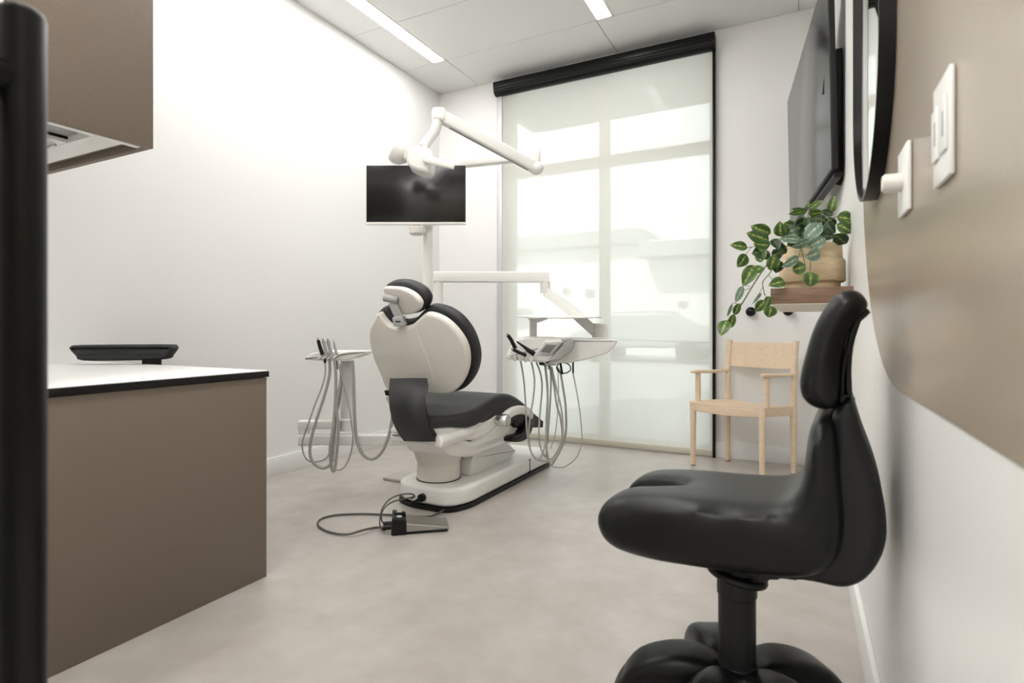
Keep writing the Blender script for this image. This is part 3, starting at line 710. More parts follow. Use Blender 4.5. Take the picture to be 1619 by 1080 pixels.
# backrest
t_ = math.radians(25); U = V((0, -math.sin(t_), math.cos(t_))); N = V((0, math.cos(t_), math.sin(t_))); OB = V((-1.66, 2.28, .62))
plate = [(597.6, 496.5), (604, 505), (612.4, 514), (622.6, 518.7), (635.6, 519.3), (648.5, 516), (659.6, 506.7), (670.7, 497.6), (683.7, 498.4), (700.4, 505.8), (716, 518.8), (729, 535.4), (736.4, 551), (739.4, 567.8), (738.3, 584.4), (732.7, 601), (723.4, 615), (709.6, 623.3), (691, 624.3), (622.6, 623), (609.6, 616), (600.4, 593.7), (589.3, 567.8), (583.6, 543.7), (582.9, 527), (585.6, 514), (591.5, 503)]
pp = spline([onplane(a, b, OB, N) for a, b in plate], 4, True)
MB().pillow(pp, N, 0, .045, .016, 5).build('backrest_plate', 'ivory', dc)
def onp(px, py, dz): return onplane(px, py, OB + N * dz, N)
cush = [(596, 493), (603, 495), (610, 503), (620, 511), (632, 514), (648, 510), (660, 499), (671, 490.5), (684, 490.5), (703, 497), (722, 511), (737, 531), (746, 553), (749.5, 573), (747, 592), (740, 608), (728, 621), (711, 627), (690, 627.5), (640, 626), (612, 618), (604, 597), (594, 570), (588, 545), (584, 528), (584, 515), (588, 503)]
cp = spline([onp(a, b, .06) for a, b in cush], 4, True)
MB().pillow(cp, N, .035, .095, .02, 5).build('backrest_cushion', 'charcoal', dc)
cr = [onp(a, b, -.0002) for a, b in ((657, 518), (664, 537), (673, 560), (683, 590), (691, 622))]
MB().tube(cr, .0016, 6, 4).build('plate_crease', 'white', dc)
# headrest
th = math.radians(32); NH = V((.35, math.cos(th), math.sin(th))).normalized(); OH = OB + U * .53 + N * .03
hp = [(605, 457), (617, 455.7), (634, 457.6), (650, 465), (660, 475), (663.5, 484.4), (657.8, 494), (643, 498.5), (632, 497), (622, 486), (612, 472)]
MB().pillow(spline([onplane(a, b, OH, NH) for a, b in hp], 4, True), NH, 0, .03, .01, 4).build('headrest_plate', 'ivory', dc)
hc = [(603.5, 459), (606, 453), (617, 450), (632, 450.5), (646, 455.5), (659, 464), (667, 476), (668, 485), (664, 494), (655, 499), (643, 500.5), (632, 498), (620, 487), (610, 472)]
MB().pillow(spline([onplane(a, b, OH + NH * .035, NH) for a, b in hc], 4, True), NH, .02, .075, .018, 5).build('headrest_cushion', 'charcoal', dc)
dH = (onplane(624, 475, OH, NH) - EYE).dot(V((-sn, cs, 0))) - .03
j0, j1 = atD(607, 471, dH), atD(629, 475, dH - .01)
MB().lathe([(0, 0), (.0155, 0), (.018, .003), (.018, (j1 - j0).length - .003), (.0155, (j1 - j0).length), (0, (j1 - j0).length)], j0, j1 - j0, 24).build('headrest_joint', 'grey', dc)
MB().sweep([atD(620, 478, dH), atD(627, 493, dH), atD(632, 503, dH)], rr(.04, .02, .006), up=V((-sn, cs, 0))).build('headrest_arm', 'grey', dc)
dB = (onp(632, 510, 0) - EYE).dot(V((-sn, cs, 0)))
MB().pillow(rpoly([atD(a, b, dB - .012) for a, b in ((621, 502), (640, 499), (639, 507), (643, 512), (638, 516), (624, 516), (622, 509))], .006), V((-sn, cs, 0)), -.018, .03, .006).build('headrest_clamp', 'grey', dc)
MB().obox(atD(629, 508.5, dB - .031), V((cs, sn, 0)), V((0, 0, 1)), V((-sn, cs, 0)), (.024, .006, .004)).build('clamp_slot', 'black', dc)
# dark hinge cover bent under the seat
hv = []; hf = []; rows = [(603, 621, 675, 2.16), (615, 620.5, 677, 2.11), (630, 621, 672, 2.075), (645, 622.5, 671, 2.065), (660, 625.5, 674, 2.07), (672, 630, 678, 2.09), (683, 636, 683, 2.11), (692, 643, 688, 2.14)]
for (py, xa, xb, yy) in rows:
    for j in range(7):
        t = j / 6; hv.append(atY(xa + (xb - xa) * t, py + 1.5 * t * (1 if py < 680 else .4), yy + .03 * (2 * t - 1) ** 2))
for i in range(len(rows) - 1):
    for j in range(6): a = i * 7 + j; hf.append((a, a + 1, a + 8, a + 7))
hm = bpy.data.meshes.new('hinge_cover'); hm.from_pydata([tuple(v) for v in hv], [], hf)
bm = bmesh.new(); bm.from_mesh(hm); bmesh.ops.recalc_face_normals(bm, faces=bm.faces)
bmesh.ops.solidify(bm, geom=bm.faces[:], thickness=.022); bmesh.ops.recalc_face_normals(bm, faces=bm.faces)
for f in bm.faces: f.smooth = True
for e_ in bm.edges:
    if len(e_.link_faces) == 2: e_.smooth = e_.calc_face_angle(0) < .7
bm.to_mesh(hm); bm.free(); link('hinge_cover', hm, 'charcoal', dc)
ed = [atY(671 + dx, py, yy) for (dx, py, yy) in ((-2, 630, 2.10), (0, 645, 2.09), (4, 660, 2.095), (9, 675, 2.115), (17, 689, 2.16))]
MB().sweep(spline(ed, 4), rr(.012, .022, .004)).build('cover_edge', 'shell', dc)
hk = [atY(a, b, 2.24) for a, b in ((606.5, 617), (609, 626), (622, 626), (622, 620))]
MB().pillow(rpoly(hk, .006), V((0, 1, 0)), 0, .04, .006).build('hinge_lever', 'black', dc)
hs = [atY(a, b, 2.27) for a, b in ((608, 627), (622, 627), (623, 650), (616, 642), (610, 634))]
MB().pillow(rpoly(hs, .01), V((0, 1, 0)), 0, .05, .008).build('hinge_shell', 'ivory', dc)
# chrome pivot and curved arm at the knee, dark leg flap
pv = atX(803, 666, -1.375); pw = pv + V((.0, -.0, 0))
kn0 = atX(799, 665, -1.41)
MB().lathe([(0, -.06), (.03, -.06), (.034, -.055), (.034, .0), (.03, .006), (0, .007)], kn0 + V((.012, 0, 0)), V((1, 0, 0)), 28).build('armrest_pivot', 'chrome', dc)
am = [atX(a, b, -1.42) for a, b in ((798, 660), (808, 652), (820, 648), (832, 650), (839, 657))]
MB().sweep(spline(am, 4), rr(.05, .034, .012), up=V((1, 0, 0))).build('armrest_arm', 'white', dc)
fl = [atX(a, b, -1.415) for a, b in ((842, 655), (846, 664), (842, 680), (834, 694), (822, 699), (809, 698), (814, 690), (826, 685), (832, 672), (834, 660))]
MB().pillow(spline(fl, 3, True), V((1, 0, 0)), -.06, 0, .008).build('leg_flap', 'black', dc)
ul = [atX(a, b, -1.44) for a, b in ((812, 668), (822, 656), (834, 652), (842, 662), (850, 675), (836, 678), (815, 676))]
MB().pillow(rpoly(ul, .02), V((1, 0, 0)), -.40, 0, .01).build('leg_support', 'black', dc)
plg = atY(667, 787, by0 - .01)
MB().tube([plg + V((0, .03, 0)), plg + V((0, -.012, 0))], .02, 12).build('cable_socket', 'black', dc)
MB().bar(plg + V((0, -.008, 0)), atZ(650, 797, .03) + V((0, 0, 0)), .018, .016, .004).build('cable_plug', 'black', dc)
fb = empty('floor_box', (-2.07, 2.78, 0), 'low pale cover for service pipes on the floor left of the chair base', 'cover')
MB().pillow(rpoly([V((-2.24, 2.63, 0)), V((-1.93, 2.63, 0)), V((-1.93, 2.98, 0)), V((-2.24, 2.98, 0))], .02), V((0, 0, 1)), 0, .018, .006).build('lid', 'floor', fb)

# foot pedal
P0, P1 = atZ(618, 848, 0), atZ(640, 847, 0)
fpd = empty('foot_pedal', (P0 + P1) / 2, 'foot pedal with black control head and brushed steel wedge on the floor', 'foot pedal')
ax = (atZ(700, 842, 0) - P0).normalized(); ay = V((-ax.y, ax.x, 0))
def pq(a, b, z): return P0 + ax * a + ay * b + V((0, 0, z))
hd = [pq(0, 0, 0), pq(.068, 0, 0), pq(.066, 0, .066), pq(.006, 0, .080)]
MB().pillow(rpoly(hd, .008), ay, 0, .125, .006).build('control_head', 'black', fpd)
MB().pillow(rpoly([pq(.0665, 0, .012), pq(.255, 0, .012), pq(.255, 0, .022), pq(.0665, 0, .050)], .004), ay, .002, .125, .004).build('pedal_plate', 'steel', fpd)
MB().pillow([pq(.0665, 0, 0), pq(.25, 0, 0), pq(.25, 0, .012), pq(.0665, 0, .012)], ay, .008, .118, .002).build('pedal_sole', 'black', fpd)
for bq in (.03, .098):
    MB().ball(pq(.036, bq, .074), .014, .014, .006, seg=14).build('button', 'grey', fpd)
MB().obox(pq(.036, .064, .073), ax, ay, V((0, 0, 1)), (.056, .01, .016), .002).build('divider', 'black', fpd)
for bq in (.03, .075):
    MB().tube([pq(-.035, bq, .03), pq(.004, bq, .03)], .011, 12).build('cable_plug', 'black', fpd)
def zc(px, py, z=.006): return atZ(px, py, z)
MB().tube([pq(-.03, .03, .03)] + [zc(595, 834), zc(575, 838, .02), zc(548, 845, .012), zc(520, 841), zc(503, 831), zc(507, 821), zc(530, 814.5), zc(570, 812.5), zc(605, 813.5), zc(640, 815), zc(672, 817), zc(690, 813), zc(706, 803, .02)], .005, 8, 6).build('cable', 'cable', fpd)
c1 = [atD(a, b, d) for a, b, d in ((607, 839, 2.5), (601, 832, 2.5), (601, 818, 2.51), (605, 803, 2.53), (617, 789, 2.6), (634, 782, 2.66), (650, 781, 2.7), (656, 785, 2.72), (650, 789, 2.72))]
MB().tube([pq(-.03, .03, .03)] + c1, .0034, 8, 6).build('cable', 'cable', fpd)
c2 = [atD(a, b, d) for a, b, d in ((609, 831, 2.56), (603, 822, 2.55), (604, 810, 2.56), (612, 799, 2.6), (625, 792, 2.64), (645, 788, 2.71), (656, 784, 2.73))]
MB().tube([pq(-.03, .075, .03)] + c2, .0034, 8, 6).build('cable', 'cable', fpd)

# ---------------------------------------------------------------- post with monitor and lamp
R3, F3, Z3 = V((cs, sn, 0)), V((-sn, cs, 0)), V((0, 0, 1))
pp0 = atD(677, 400, 3.53)
po = empty('unit_post', (pp0.x, pp0.y, 0), 'white round equipment post rising behind the dental chair, carrying the monitor', 'post')
MB().lathe([(0, .0), (.09, .0), (.09, .015), (.036, .02), (.032, .03), (.032, 1.98), (0, 1.98)], (pp0.x, pp0.y, 0), seg=28).build('column', 'white', po)
MB().tube([atD(677, 366, 3.53), atD(660, 366, 3.47)], .018, 12).build('bracket', 'white', po)
mo = empty('monitor', atD(657, 372, 3.44), 'black flat monitor with a white lower edge, on the post behind the chair', 'monitor')
q0, q1, q2, q3 = [atD(a, b, 3.42) for a, b in ((579, 261.5), (736, 262.5), (736.5, 352), (580, 351))]
mc_ = (q0 + q1 + q2 + q3) / 4; W_ = ((q1 - q0).length + (q2 - q3).length) / 2; H_ = ((q0 - q3).length + (q1 - q2).length) / 2
MB().obox(mc_, R3, Z3, F3, (W_, H_, .018), .004).build('screen', 'screen', mo)
MB().obox(mc_ + F3 * .022, R3, Z3, F3, (W_ * .97, H_ * .96, .026), .012).build('rear_shell', 'white', mo)
MB().obox(mc_ - Z3 * (H_ / 2 + .0085), R3, Z3, F3, (W_ + .002, .017, .022), .003).build('lower_bezel', 'white', mo)
cm = atD(659, 357, 3.44)
MB().lathe([(0, -.062), (.035, -.058), (.046, -.048), (.046, -.012), (.04, -.006), (0, -.006)], cm, seg=28).build('swivel_cup', 'ivory', mo)
MB().lathe([(.022, -.008), (.022, .004)], cm, seg=16).build('swivel_pin', 'grey', mo)
# operating lamp
ol = empty('operating_lamp', atD(677, 262, 3.53), 'white dental operating lamp on a jointed arm above the monitor', 'lamp')
e0, e1 = atD(677, 264, 3.53), atD(840, 248, 3.37)
MB().sweep([e0, e1], rr(.05, .05, .012)).build('lower_arm', 'white', ol)
MB().lathe([(.036, -.045), (.036, .03), (.03, .036), (0, .036)], e0, seg=24).build('arm_collar', 'white', ol)
MB().obox(atD(843, 249, 3.37), R3, Z3, F3, (.085, .085, .08), .012, 3).build('elbow', 'white', ol)
k0, k1 = atD(848, 266, 3.35), atD(701, 186, 3.06)
MB().sweep([k0, k1], rr(.046, .07, .012), up=Z3).build('spring_arm', 'white', ol)
un = (k1 - k0).normalized()
MB().sweep([k0 + un * .06 - Z3 * .034, k1 - un * .04 - Z3 * .034], rr(.02, .012, .003), up=Z3).build('arm_channel', 'grey', ol)
MB().ball(k0, .045, .04, .04).build('elbow_joint', 'white', ol)
MB().obox(atD(694, 182, 3.05), R3, Z3, F3, (.075, .075, .06), .018, 3).build('knuckle', 'white', ol)
nk = [atD(a, b, 3.05) for a, b in ((691, 182), (691, 196), (687, 208), (679, 219), (670, 232))]
MB().tube(nk, .027, 18, 4, ).build('neck', 'white', ol)
for (a, b, c, d) in ((683, 197, 699, 193), (684, 204, 697, 213)): pass
hdv = atD(633, 240, 3.05)
axl = (R3 * .62 - Z3 * .35 - F3 * .7).normalized()
MB().lathe([(0, -.055), (.045, -.045), (.072, -.015), (.078, .02), (.07, .045), (.06, .05), (0, .05)], atD(635, 240, 3.07), (R3 * -.85 - F3 * .2 + Z3 * .42), 32).build('lamp_dish', 'white', ol)
bd = [(645, 246), (644, 239), (650, 235), (672, 235), (684, 243), (686, 256), (682, 274), (672, 275), (656, 270), (646, 262)]
MB().pillow(spline([atD(a, b, 3.0) for a, b in bd], 4, True), F3, -.05, .09, .016, 6).build('lamp_head', 'white', ol)
MB().obox(atD(650, 246, 3.03), R3, Z3, F3, (.08, .06, .05), .02, 3).build('lamp_yoke', 'white', ol)
hh = atD(676, 249, 2.93)
MB().lathe([(0, -.01), (.026, -.01), (.029, 0), (.027, .012), (0, .016)], hh, -F3, 24).build('handle_hub', 'white', ol)
MB().sweep([atD(673, 252, 2.91), atD(690, 256, 2.90), atD(718, 263, 2.89)], rr(.02, .042, .009), up=Z3, scale=[1.0, .95, .8]).build('handle', 'white', ol)

# ---------------------------------------------------------------- delivery console, right of the chair
dl = empty('delivery_console', (atD(693, 500, 3.42).x, atD(693, 500, 3.42).y, 0), 'white dentist instrument console on a jointed arm, right of the chair', 'instrument console')
dp = atD(693, 438, 3.42)
MB().lathe([(0, 0), (.055, 0), (.055, .012), (.03, .02), (.028, .03), (.028, dp.z - .035), (0, dp.z - .035)], (dp.x, dp.y, 0), seg=24).build('column', 'white', dl)
MB().sweep([atD(686, 438, 3.42), atD(868, 438.5, 3.42)], rr(.062, .066, .008), up=Z3).build('upper_arm', 'white', dl)
MB().lathe([(.029, -.08), (.03, -.03)], dp, seg=24).build('arm_collar', 'white', dl)
MB().lathe([(0, -.1), (.026, -.098), (.03, -.09), (.03, -.03)], atD(862, 438, 3.42), seg=24).build('elbow', 'white', dl)
MB().sweep([atD(863, 461, 3.42), atD(905, 492, 3.38), atD(940, 524, 3.34)], rr(.05, .058, .01), up=Z3).build('spring_arm', 'white', dl)
MB().lathe([(.0, -.045), (.045, -.045), (.045, .035), (.04, .04), (0, .04)], atD(948, 522, 3.34), seg=24).build('tray_joint', 'white', dl)
MB().lathe([(.03, 0), (.03, .09)], atD(962 - 14, 560, 3.34), seg=20).build('tray_stem', 'white', dl)
# tray body
DT = 3.28
tp = [(836, 535), (860, 534), (900, 534), (970, 536), (972, 539), (966, 549), (962, 551), (957, 557), (945, 561), (920, 568), (895, 573), (875, 574), (860, 574), (845, 560)]
MB().pillow(rpoly([atD(a, b, DT) for a, b in tp], .01), F3, -.10, .16, .012).build('tray_body', 'white', dl)
MB().sweep([atD(908, 540, DT - .102), atD(968, 539, DT - .102)], rr(.004, .003, .001)).build('tray_seam', 'grey', dl)
ft = [(800, 566), (803, 556), (810, 545), (818, 535), (830, 532.5), (880, 533), (890, 540), (868, 573), (842, 571), (812, 568)]
MB().pillow(rpoly([atD(a, b, DT - .06) for a, b in ft], .012), F3, -.07, .14, .016).build('holder_body', 'white', dl)
for k in range(5):
    p = atD(805.5 + k * 8.6, 565 + k * .9, DT - .160)
    MB().obox(p, R3, (Z3 * .9 - F3 * .3).normalized(), F3, (.0175, .036, .05), .004, 2).build('holder_slot', 'white', dl)
# keypad with grey side grip
kp = [(842, 570), (864, 542), (884, 541), (880, 545), (866, 573)]
NK = (F3 * .8 + Z3 * .6).normalized(); OK = atD(862, 558, DT - .145)
MB().pillow(rpoly([onplane(a, b, OK, NK) for a, b in ((841, 569), (862, 541.5), (888, 540), (866, 573))], .006), NK, 0, .03, .004).build('keypad', 'white', dl)
MB().pillow([onplane(a, b, OK, NK) for a, b in ((854.5, 556), (864, 544.5), (880, 545.5), (869, 558))], NK, -.0016, .002, .0005, 2).build('display', 'lcd', dl)
for k in range(5):
    p = onplane(857 + k * 2.6, 560.5 + k * .15, OK, NK)
    MB().ball(p, .0028, seg=8).build('button', 'grey', dl)
gp = [(862, 573), (868, 570), (880, 556), (892, 543), (900, 536.5), (906, 536), (908, 540), (906, 550), (900, 557), (886, 568), (872, 574)]
MB().pillow(spline([atD(a, b, DT - .16) for a, b in gp], 3, True), F3, -.02, .07, .007).build('side_grip', 'grey', dl)
# bracket-table plate over the console
MB().pillow(rpoly([atD(815, 502, 3.10), atD(885, 504, 3.06), atD(952, 503, 3.14), atD(945, 500.5, 3.52), atD(830, 500.5, 3.5)], .03), Z3, 0, .008, .003).build('upper_tray', 'white', dl)
MB().lathe([(.022, 0), (.022, .115), (0, .115)], atD(843, 536, 3.30), seg=20).build('tray_post', 'white', dl)
MB().lathe([(0, -.025), (.02, -.02), (.06, -.004), (.06, 0), (0, 0)], atD(850, 503.5, 3.30), seg=20).build('tray_clamp', 'white', dl)
# underside manifold
MB().obox(atD(866, 576, DT - .02), R3, Z3, F3, (.09, .012, .08), .003).build('hose_manifold', 'white', dl)
MB().obox(atD(857, 575, DT - .06), R3, Z3, F3, (.035, .014, .03), .002).build('manifold_clip', 'black', dl)
hoses = [
 ([(823, 570), (828, 600), (831, 640), (833, 680), (838, 710), (848, 726), (856, 722), (862, 700), (864, 660), (866, 620), (864, 590), (862, 580)], 3.16, .0052, 0),
 ([(840, 571), (845, 600), (843, 630), (838, 660), (836, 690), (840, 715), (850, 727), (862, 729), (874, 728), (884, 715), (890, 690), (888, 650), (880, 615), (872, 580)], 3.18, .0052, 0),
 ([(848, 573), (855, 592), (857, 615), (854, 650), (852, 680), (854, 705), (864, 724), (874, 724), (884, 708), (889, 690), (886, 660), (880, 640), (876, 610), (869, 580)], 3.2, .0054, 0),
 ([(862, 582), (865, 610), (866, 640), (864, 680), (864, 710), (870, 734), (876, 730), (889, 705), (895, 680), (894, 640), (890, 612), (886, 590), (880, 580)], 3.22, .0062, 0),
 ([(870, 580), (871, 610), (869, 650), (866, 690), (864, 720), (868, 731)], 3.26, .005, 0),
 ([(882, 582), (883, 620), (881, 660), (877, 690), (870, 710)], 3.36, .0028, 0),
 ([(906, 575), (906, 588), (910, 610), (916, 645), (920, 685), (919, 705), (910, 725), (893, 738), (880, 739), (872, 736), (866, 728)], 3.24, .0036, 0)]
for pts, d, r, _ in hoses:
    MB().tube([atD(a, b, d + .012 * math.sin(i)) for i, (a, b) in enumerate(pts)], r, 8, 5).build('hose', 'hose', dl)
for (a, b) in ((862, 581), (868, 580)):
    MB().tube([atD(a, b - 4, DT - .04), atD(a + 1, b + 4, DT - .04)], .008, 10).build('hose_sleeve', 'black', dl)
MB().tube([atD(906, 568, 3.24), atD(906, 590, 3.24)], .0055, 10).build('hose_sleeve', 'black', dl)
lp = [atD(a, b, 3.2) for a, b in ((884, 575), (880, 581), (884, 588), (894, 590), (902, 585), (900, 577), (892, 574))]
MB().tube(lp, .0035, 8, 5, closed=True).build('cable_loop', 'black', dl)
MB().tube([atD(886, 574, 3.19), atD(889, 592, 3.19)], .007, 8).build('hose_sleeve', 'black', dl)
# instruments lying in the holders
def instrument(name, label, pts, d, rs, m, cat='dental instrument', grp=None, seg=10, loc=None):
    ps = [atD(a, b, d) for a, b in pts]
    e = empty(name, ps[-1], label, cat, grp)
    MB().tube(ps, 1, seg, 0, scale=rs).build('grip', m, e)
    tip = ps[0] + (ps[0] - ps[1]).normalized() * .012
    MB().tube([ps[0], tip], rs[0] * .45, 8).build('tip', 'steel', e)
instrument('syringe', 'black upright instrument at the left end of the right-hand console', ((803, 530), (808, 537), (812, 545), (815, 551)), 3.12, (.0105, .011, .0115, .012), 'black', grp='console instruments')
instrument('handpiece', 'black tapered handpiece lying diagonally across the right-hand console', ((817, 540), (828, 548), (837, 555), (845, 560)), 3.10, (.004, .008, .013, .015), 'black', grp='console instruments')
instrument('handpiece', 'short black handpiece lying low and flat in the right-hand console holders', ((811, 552.5), (819, 556.5), (827, 560), (832, 562.5)), 3.075, (.010, .0095, .0095, .0095), 'black', grp='console instruments')

# ---------------------------------------------------------------- assistant console, left of the chair
DA = 3.10
ac = empty('assistant_console', (atD(545, 690, DA).x, atD(545, 690, DA).y, 0), 'white assistant instrument holder on a post, left of the chair', 'instrument console')
MB().sweep([atD(474, 695, DA), atD(640, 695, DA)], rr(.06, .056, .008), up=Z3).build('lower_arm', 'white', ac)
MB().sweep([atD(474, 671, DA + .01), atD(538, 671, DA + .01)], rr(.06, .046, .008), up=Z3).build('upper_arm', 'white', ac)
MB().lathe([(.03, -.115), (.03, .005)], atD(481, 671, DA + .01), seg=20).build('arm_pivot', 'white', ac)
MB().lathe([(0, -.03), (.042, -.03), (.042, .03), (.034, .04), (.034, .36), (0, .36)], atD(548, 672, DA + .03), seg=24).build('column', 'white', ac)
lft = atD(620, 695, DA)
MB().obox(atD(537, 671, DA - .02), R3, Z3, F3, (.008, .036, .04), .002).build('arm_end_cap', 'grey', ac)
tpv = [(490, 567), (500, 558), (520, 554), (583, 554.5), (583, 559.5), (574, 563), (558, 568), (540, 569), (526, 569.5), (512, 569)]
MB().pillow(rpoly([atD(a, b, DA) for a, b in tpv], .008), F3, -.09, .08, .008).build('tray', 'white', ac)
MB().sweep(spline([atD(a, b, DA - .094) for a, b in ((527, 568), (534, 562), (545, 558), (560, 556.5), (582, 556))], 4), rr(.006, .012, .002), up=F3).build('tray_rib', 'white', ac)
for k in range(4):
    MB().obox(atD(507 + k * 7.2, 564.5 + k * .3, DA - .095), (R3 * .8 + Z3 * .6).normalized(), (Z3 * .8 - R3 * .6).normalized(), F3, (.03, .012, .03), .004, 2).build('holder_slot', 'white', ac)
ah = [
 ([(514, 572), (514, 592), (508, 615), (498, 640), (486, 675), (478, 700), (481, 720), (491, 730), (506, 729), (518, 722), (526, 700), (528, 670), (536, 640), (541, 600), (540, 572)], 3.0, .0042),
 ([(521, 570), (521, 592), (513, 625), (500, 665), (491, 700), (491, 722), (500, 736), (512, 740), (524, 731), (528, 700), (531, 650), (538, 610), (540, 575)], 2.99, .0078),
 ([(529, 570), (531, 595), (530, 640), (526, 680), (522, 710), (524, 738), (528, 745), (531, 730), (534, 700), (535, 670), (532, 640), (540, 600)], 2.97, .0082),
 ([(534, 571), (540, 595), (549, 630), (555, 665), (558, 690), (555, 715), (547, 735), (538, 743), (528, 742)], 2.96, .0042),
 ([(557, 570), (559, 600), (560, 640), (562, 680), (566, 703), (575, 720), (588, 726), (601, 718), (610, 702), (617, 680), (621, 655), (622, 640)], 3.0, .0088)]
for pts, d, r in ah:
    MB().tube([atD(a, b, d + .006 * math.sin(i * 1.3)) for i, (a, b) in enumerate(pts)], r, 9, 6).build('hose', 'hose', ac)
MB().tube([atD(513, 566, DA - .09), atD(514, 574, 3.0)], .007, 8).build('hose_sleeve', 'black', ac)
MB().tube([atD(531, 570, DA - .07), atD(533, 583, 2.98)], .006, 8).build('hose_sleeve', 'black', ac)
instrument('syringe', 'black square-ended instrument, leftmost in the left-hand tray', ((503, 538), (506, 549), (510, 561)), 2.99, (.009, .010, .010), 'black', grp='assistant instruments')
instrument('suction_handle', 'grey ribbed suction handle next to the black instrument in the left-hand tray', ((511, 539), (513.5, 549), (516.5, 562)), 2.985, (.010, .009, .011), 'grey', grp='assistant instruments')
instrument('suction_handle', 'grey ribbed suction handle third from the left in the left-hand tray', ((518.5, 539), (521, 549), (524, 562)), 2.98, (.010, .009, .011), 'grey', grp='assistant instruments')
instrument('curing_tip', 'slim grey pointed instrument, rightmost in the left-hand tray', ((528, 541), (529.5, 550), (533, 562)), 2.975, (.004, .006, .008), 'grey', grp='assistant instruments')

# ---------------------------------------------------------------- black saddle stool in front
YT = 1.30
pc0 = V((-.1205, YT, 0))
sd = empty('saddle_stool', pc0, 'black leather saddle stool with padded backrest against the right wall', 'stool')
SY = V((0, 1, 0))
def yp(pts, y=1.235): return [atY(a, b, y) for a, b in pts]
skew = V((.06, 0, 0))
def rot(mb, deg=4.0, c=pc0):
    a = math.radians(deg); ca, sa = math.cos(a), math.sin(a)
    mb.v = [(c.x + (x - c.x) * ca + (y - c.y) * sa, c.y - (x - c.x) * sa + (y - c.y) * ca, z) for x, y, z in mb.v]; return mb
seat_pr = yp([(958, 800), (963, 830), (985, 855), (1045, 872), (1120, 882), (1200, 890), (1270, 893), (1310, 885), (1335, 855), (1340, 800), (1332, 720), (1325, 660), (1310, 645), (1292, 655), (1282, 690), (1277, 740), (1262, 776), (1235, 784), (1170, 782), (1090, 775), (1030, 772), (985, 776)])
A = MB().pillow(spline(seat_pr, 3, True), SY, YT - 1.235 - .175, YT - 1.235 + .175, .05, 7)
gx = [(-.52, 1.30), (-.40, 1.30), (-.30, 1.30), (-.262, 1.30)]
cut = MB().tube([(x, y, .60) for x, y in gx], .03, 16, 4)
cut = MB()
for z0 in (.53, .56, .59, .62, .65):
    pass
cut.sweep([V((-.60, YT, .55)), V((-.36, YT, .55)), V((-.28, YT, .565)), V((-.215, YT, .60))], rr(.085, .17, .035), up=Z3, scale=[1.1, .9, .62, .2])
rot(A); rot(cut)
organic('seat', [A], 'leather', sd, cut=cut, voxel=.009, smooth=45)
sh_pr = yp([(1190, 885), (1260, 885), (1295, 870), (1318, 845), (1325, 800), (1318, 720), (1318, 660), (1345, 628), (1352, 630), (1366, 677), (1388, 736), (1402, 795), (1402, 852), (1376, 898), (1340, 915), (1295, 908), (1230, 899)])
B = rot(MB().pillow(spline(sh_pr, 3, True), SY, YT - 1.235 - .12, YT - 1.235 + .12, .03, 6)); 
organic('back_shell', [B], 'shell', sd, voxel=.006, smooth=8)
pad = yp([(1375, 480), (1362, 464), (1345, 461), (1322, 472), (1296, 511), (1280, 558), (1271, 600), (1276, 625), (1295, 640), (1322, 641), (1331, 622), (1334, 570), (1347, 520), (1370, 495)])
Pm = rot(MB().pillow(spline(pad, 3, True), SY, YT - 1.235 - .14, YT - 1.235 + .14, .035, 7))
organic('back_pad', [Pm], 'leather', sd, voxel=.005, smooth=8)
ps_ = yp([(1376, 490), (1365, 508), (1353, 548), (1350, 590), (1351, 624), (1344, 626), (1338, 634), (1331, 630), (1331, 600), (1335, 565), (1348, 518), (1368, 496)])
rot_ = rot(MB().pillow(spline(ps_, 3, True), SY, YT - 1.235 - .10, YT - 1.235 + .10, .008, 3)); rot_.build('pad_shell', 'shell', sd)
nkp = yp([(1318, 640), (1350, 620), (1354, 640), (1335, 670), (1318, 665)])
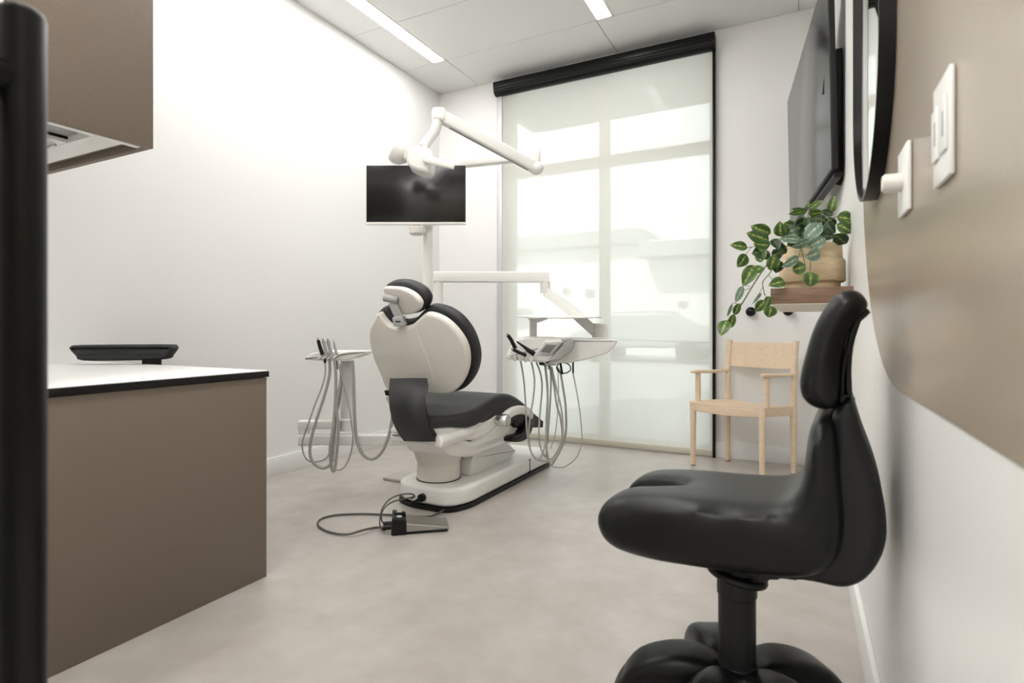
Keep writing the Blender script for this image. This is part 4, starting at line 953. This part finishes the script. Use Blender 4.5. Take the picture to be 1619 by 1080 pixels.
rot(MB().pillow(rpoly(nkp, .01), SY, YT - 1.235 - .05, YT - 1.235 + .05, .01, 3)).build('back_bracket', 'blackm', sd)
def pz(py): return atD(1165, py, 1.211).z
MB().box((-.19, YT - .07, pz(888)), (-.05, YT + .07, pz(868)), .008).build('seat_plate', 'shell', sd)
MB().lathe([(.034, pz(920)), (.034, pz(880))], (pc0.x, pc0.y, 0), seg=28).build('gas_spring', 'shell', sd)
lv = V((pc0.x, pc0.y, pz(908)))
rp = [lv + V((.062 * math.cos(a), .05 * math.sin(a), 0)) for a in [2 * math.pi * k / 32 for k in range(32)]]
nl = V((.17, .0, 1)).normalized()
MB().pillow([p + V((0, 0, -.17 * (p.x - lv.x))) for p in rp], nl, -.009, .009, .008, 4).build('height_ring', 'black', sd)
MB().lathe([(.0385, pz(1052)), (.0385, pz(940)), (.041, pz(938)), (.041, pz(912)), (.036, pz(908))], (pc0.x, pc0.y, 0), seg=32).build('column', 'shell', sd)
MB().lathe([(0, pz(1080)), (.06, pz(1080)), (.055, pz(1062)), (.0385, pz(1046)), (0, pz(1046))], (pc0.x, pc0.y, 0), seg=32).build('hub', 'blackm', sd)
for k, adeg in enumerate((188, 256, 325, 38, 115)):
    a = math.radians(adeg); dv = V((math.cos(a), math.sin(a), 0)); h0 = pz(1037) - .037
    pts = [pc0 + dv * r + V((0, 0, h0 + z)) for r, z in ((.02, -.018), (.07, .0), (.13, -.004), (.19, -.03), (.225, -.075), (.24, -.11))]
    lg = MB().sweep(spline(pts, 4), rr(.115, .07, .03), up=Z3, scale=[.8 + .2 * min(1, i / 6) - .15 * max(0, (i - 12) / 8) for i in range(21)]).build('leg', 'blackm', sd)
    cp_ = pc0 + dv * .225
    MB().lathe([(0, -.02), (.032, -.02), (.036, -.012), (.036, .012), (.032, .02), (0, .02)], V((cp_.x, cp_.y, .0365)), V((-dv.y, dv.x, 0)), 20).build('caster', 'black', lg)
    MB().sweep(spline([p + V((0, 0, .004)) for p in pts[3:]], 4), rr(.115, .068, .03), up=Z3, scale=[.93] * 9).build('foot_cap', 'shell', lg)
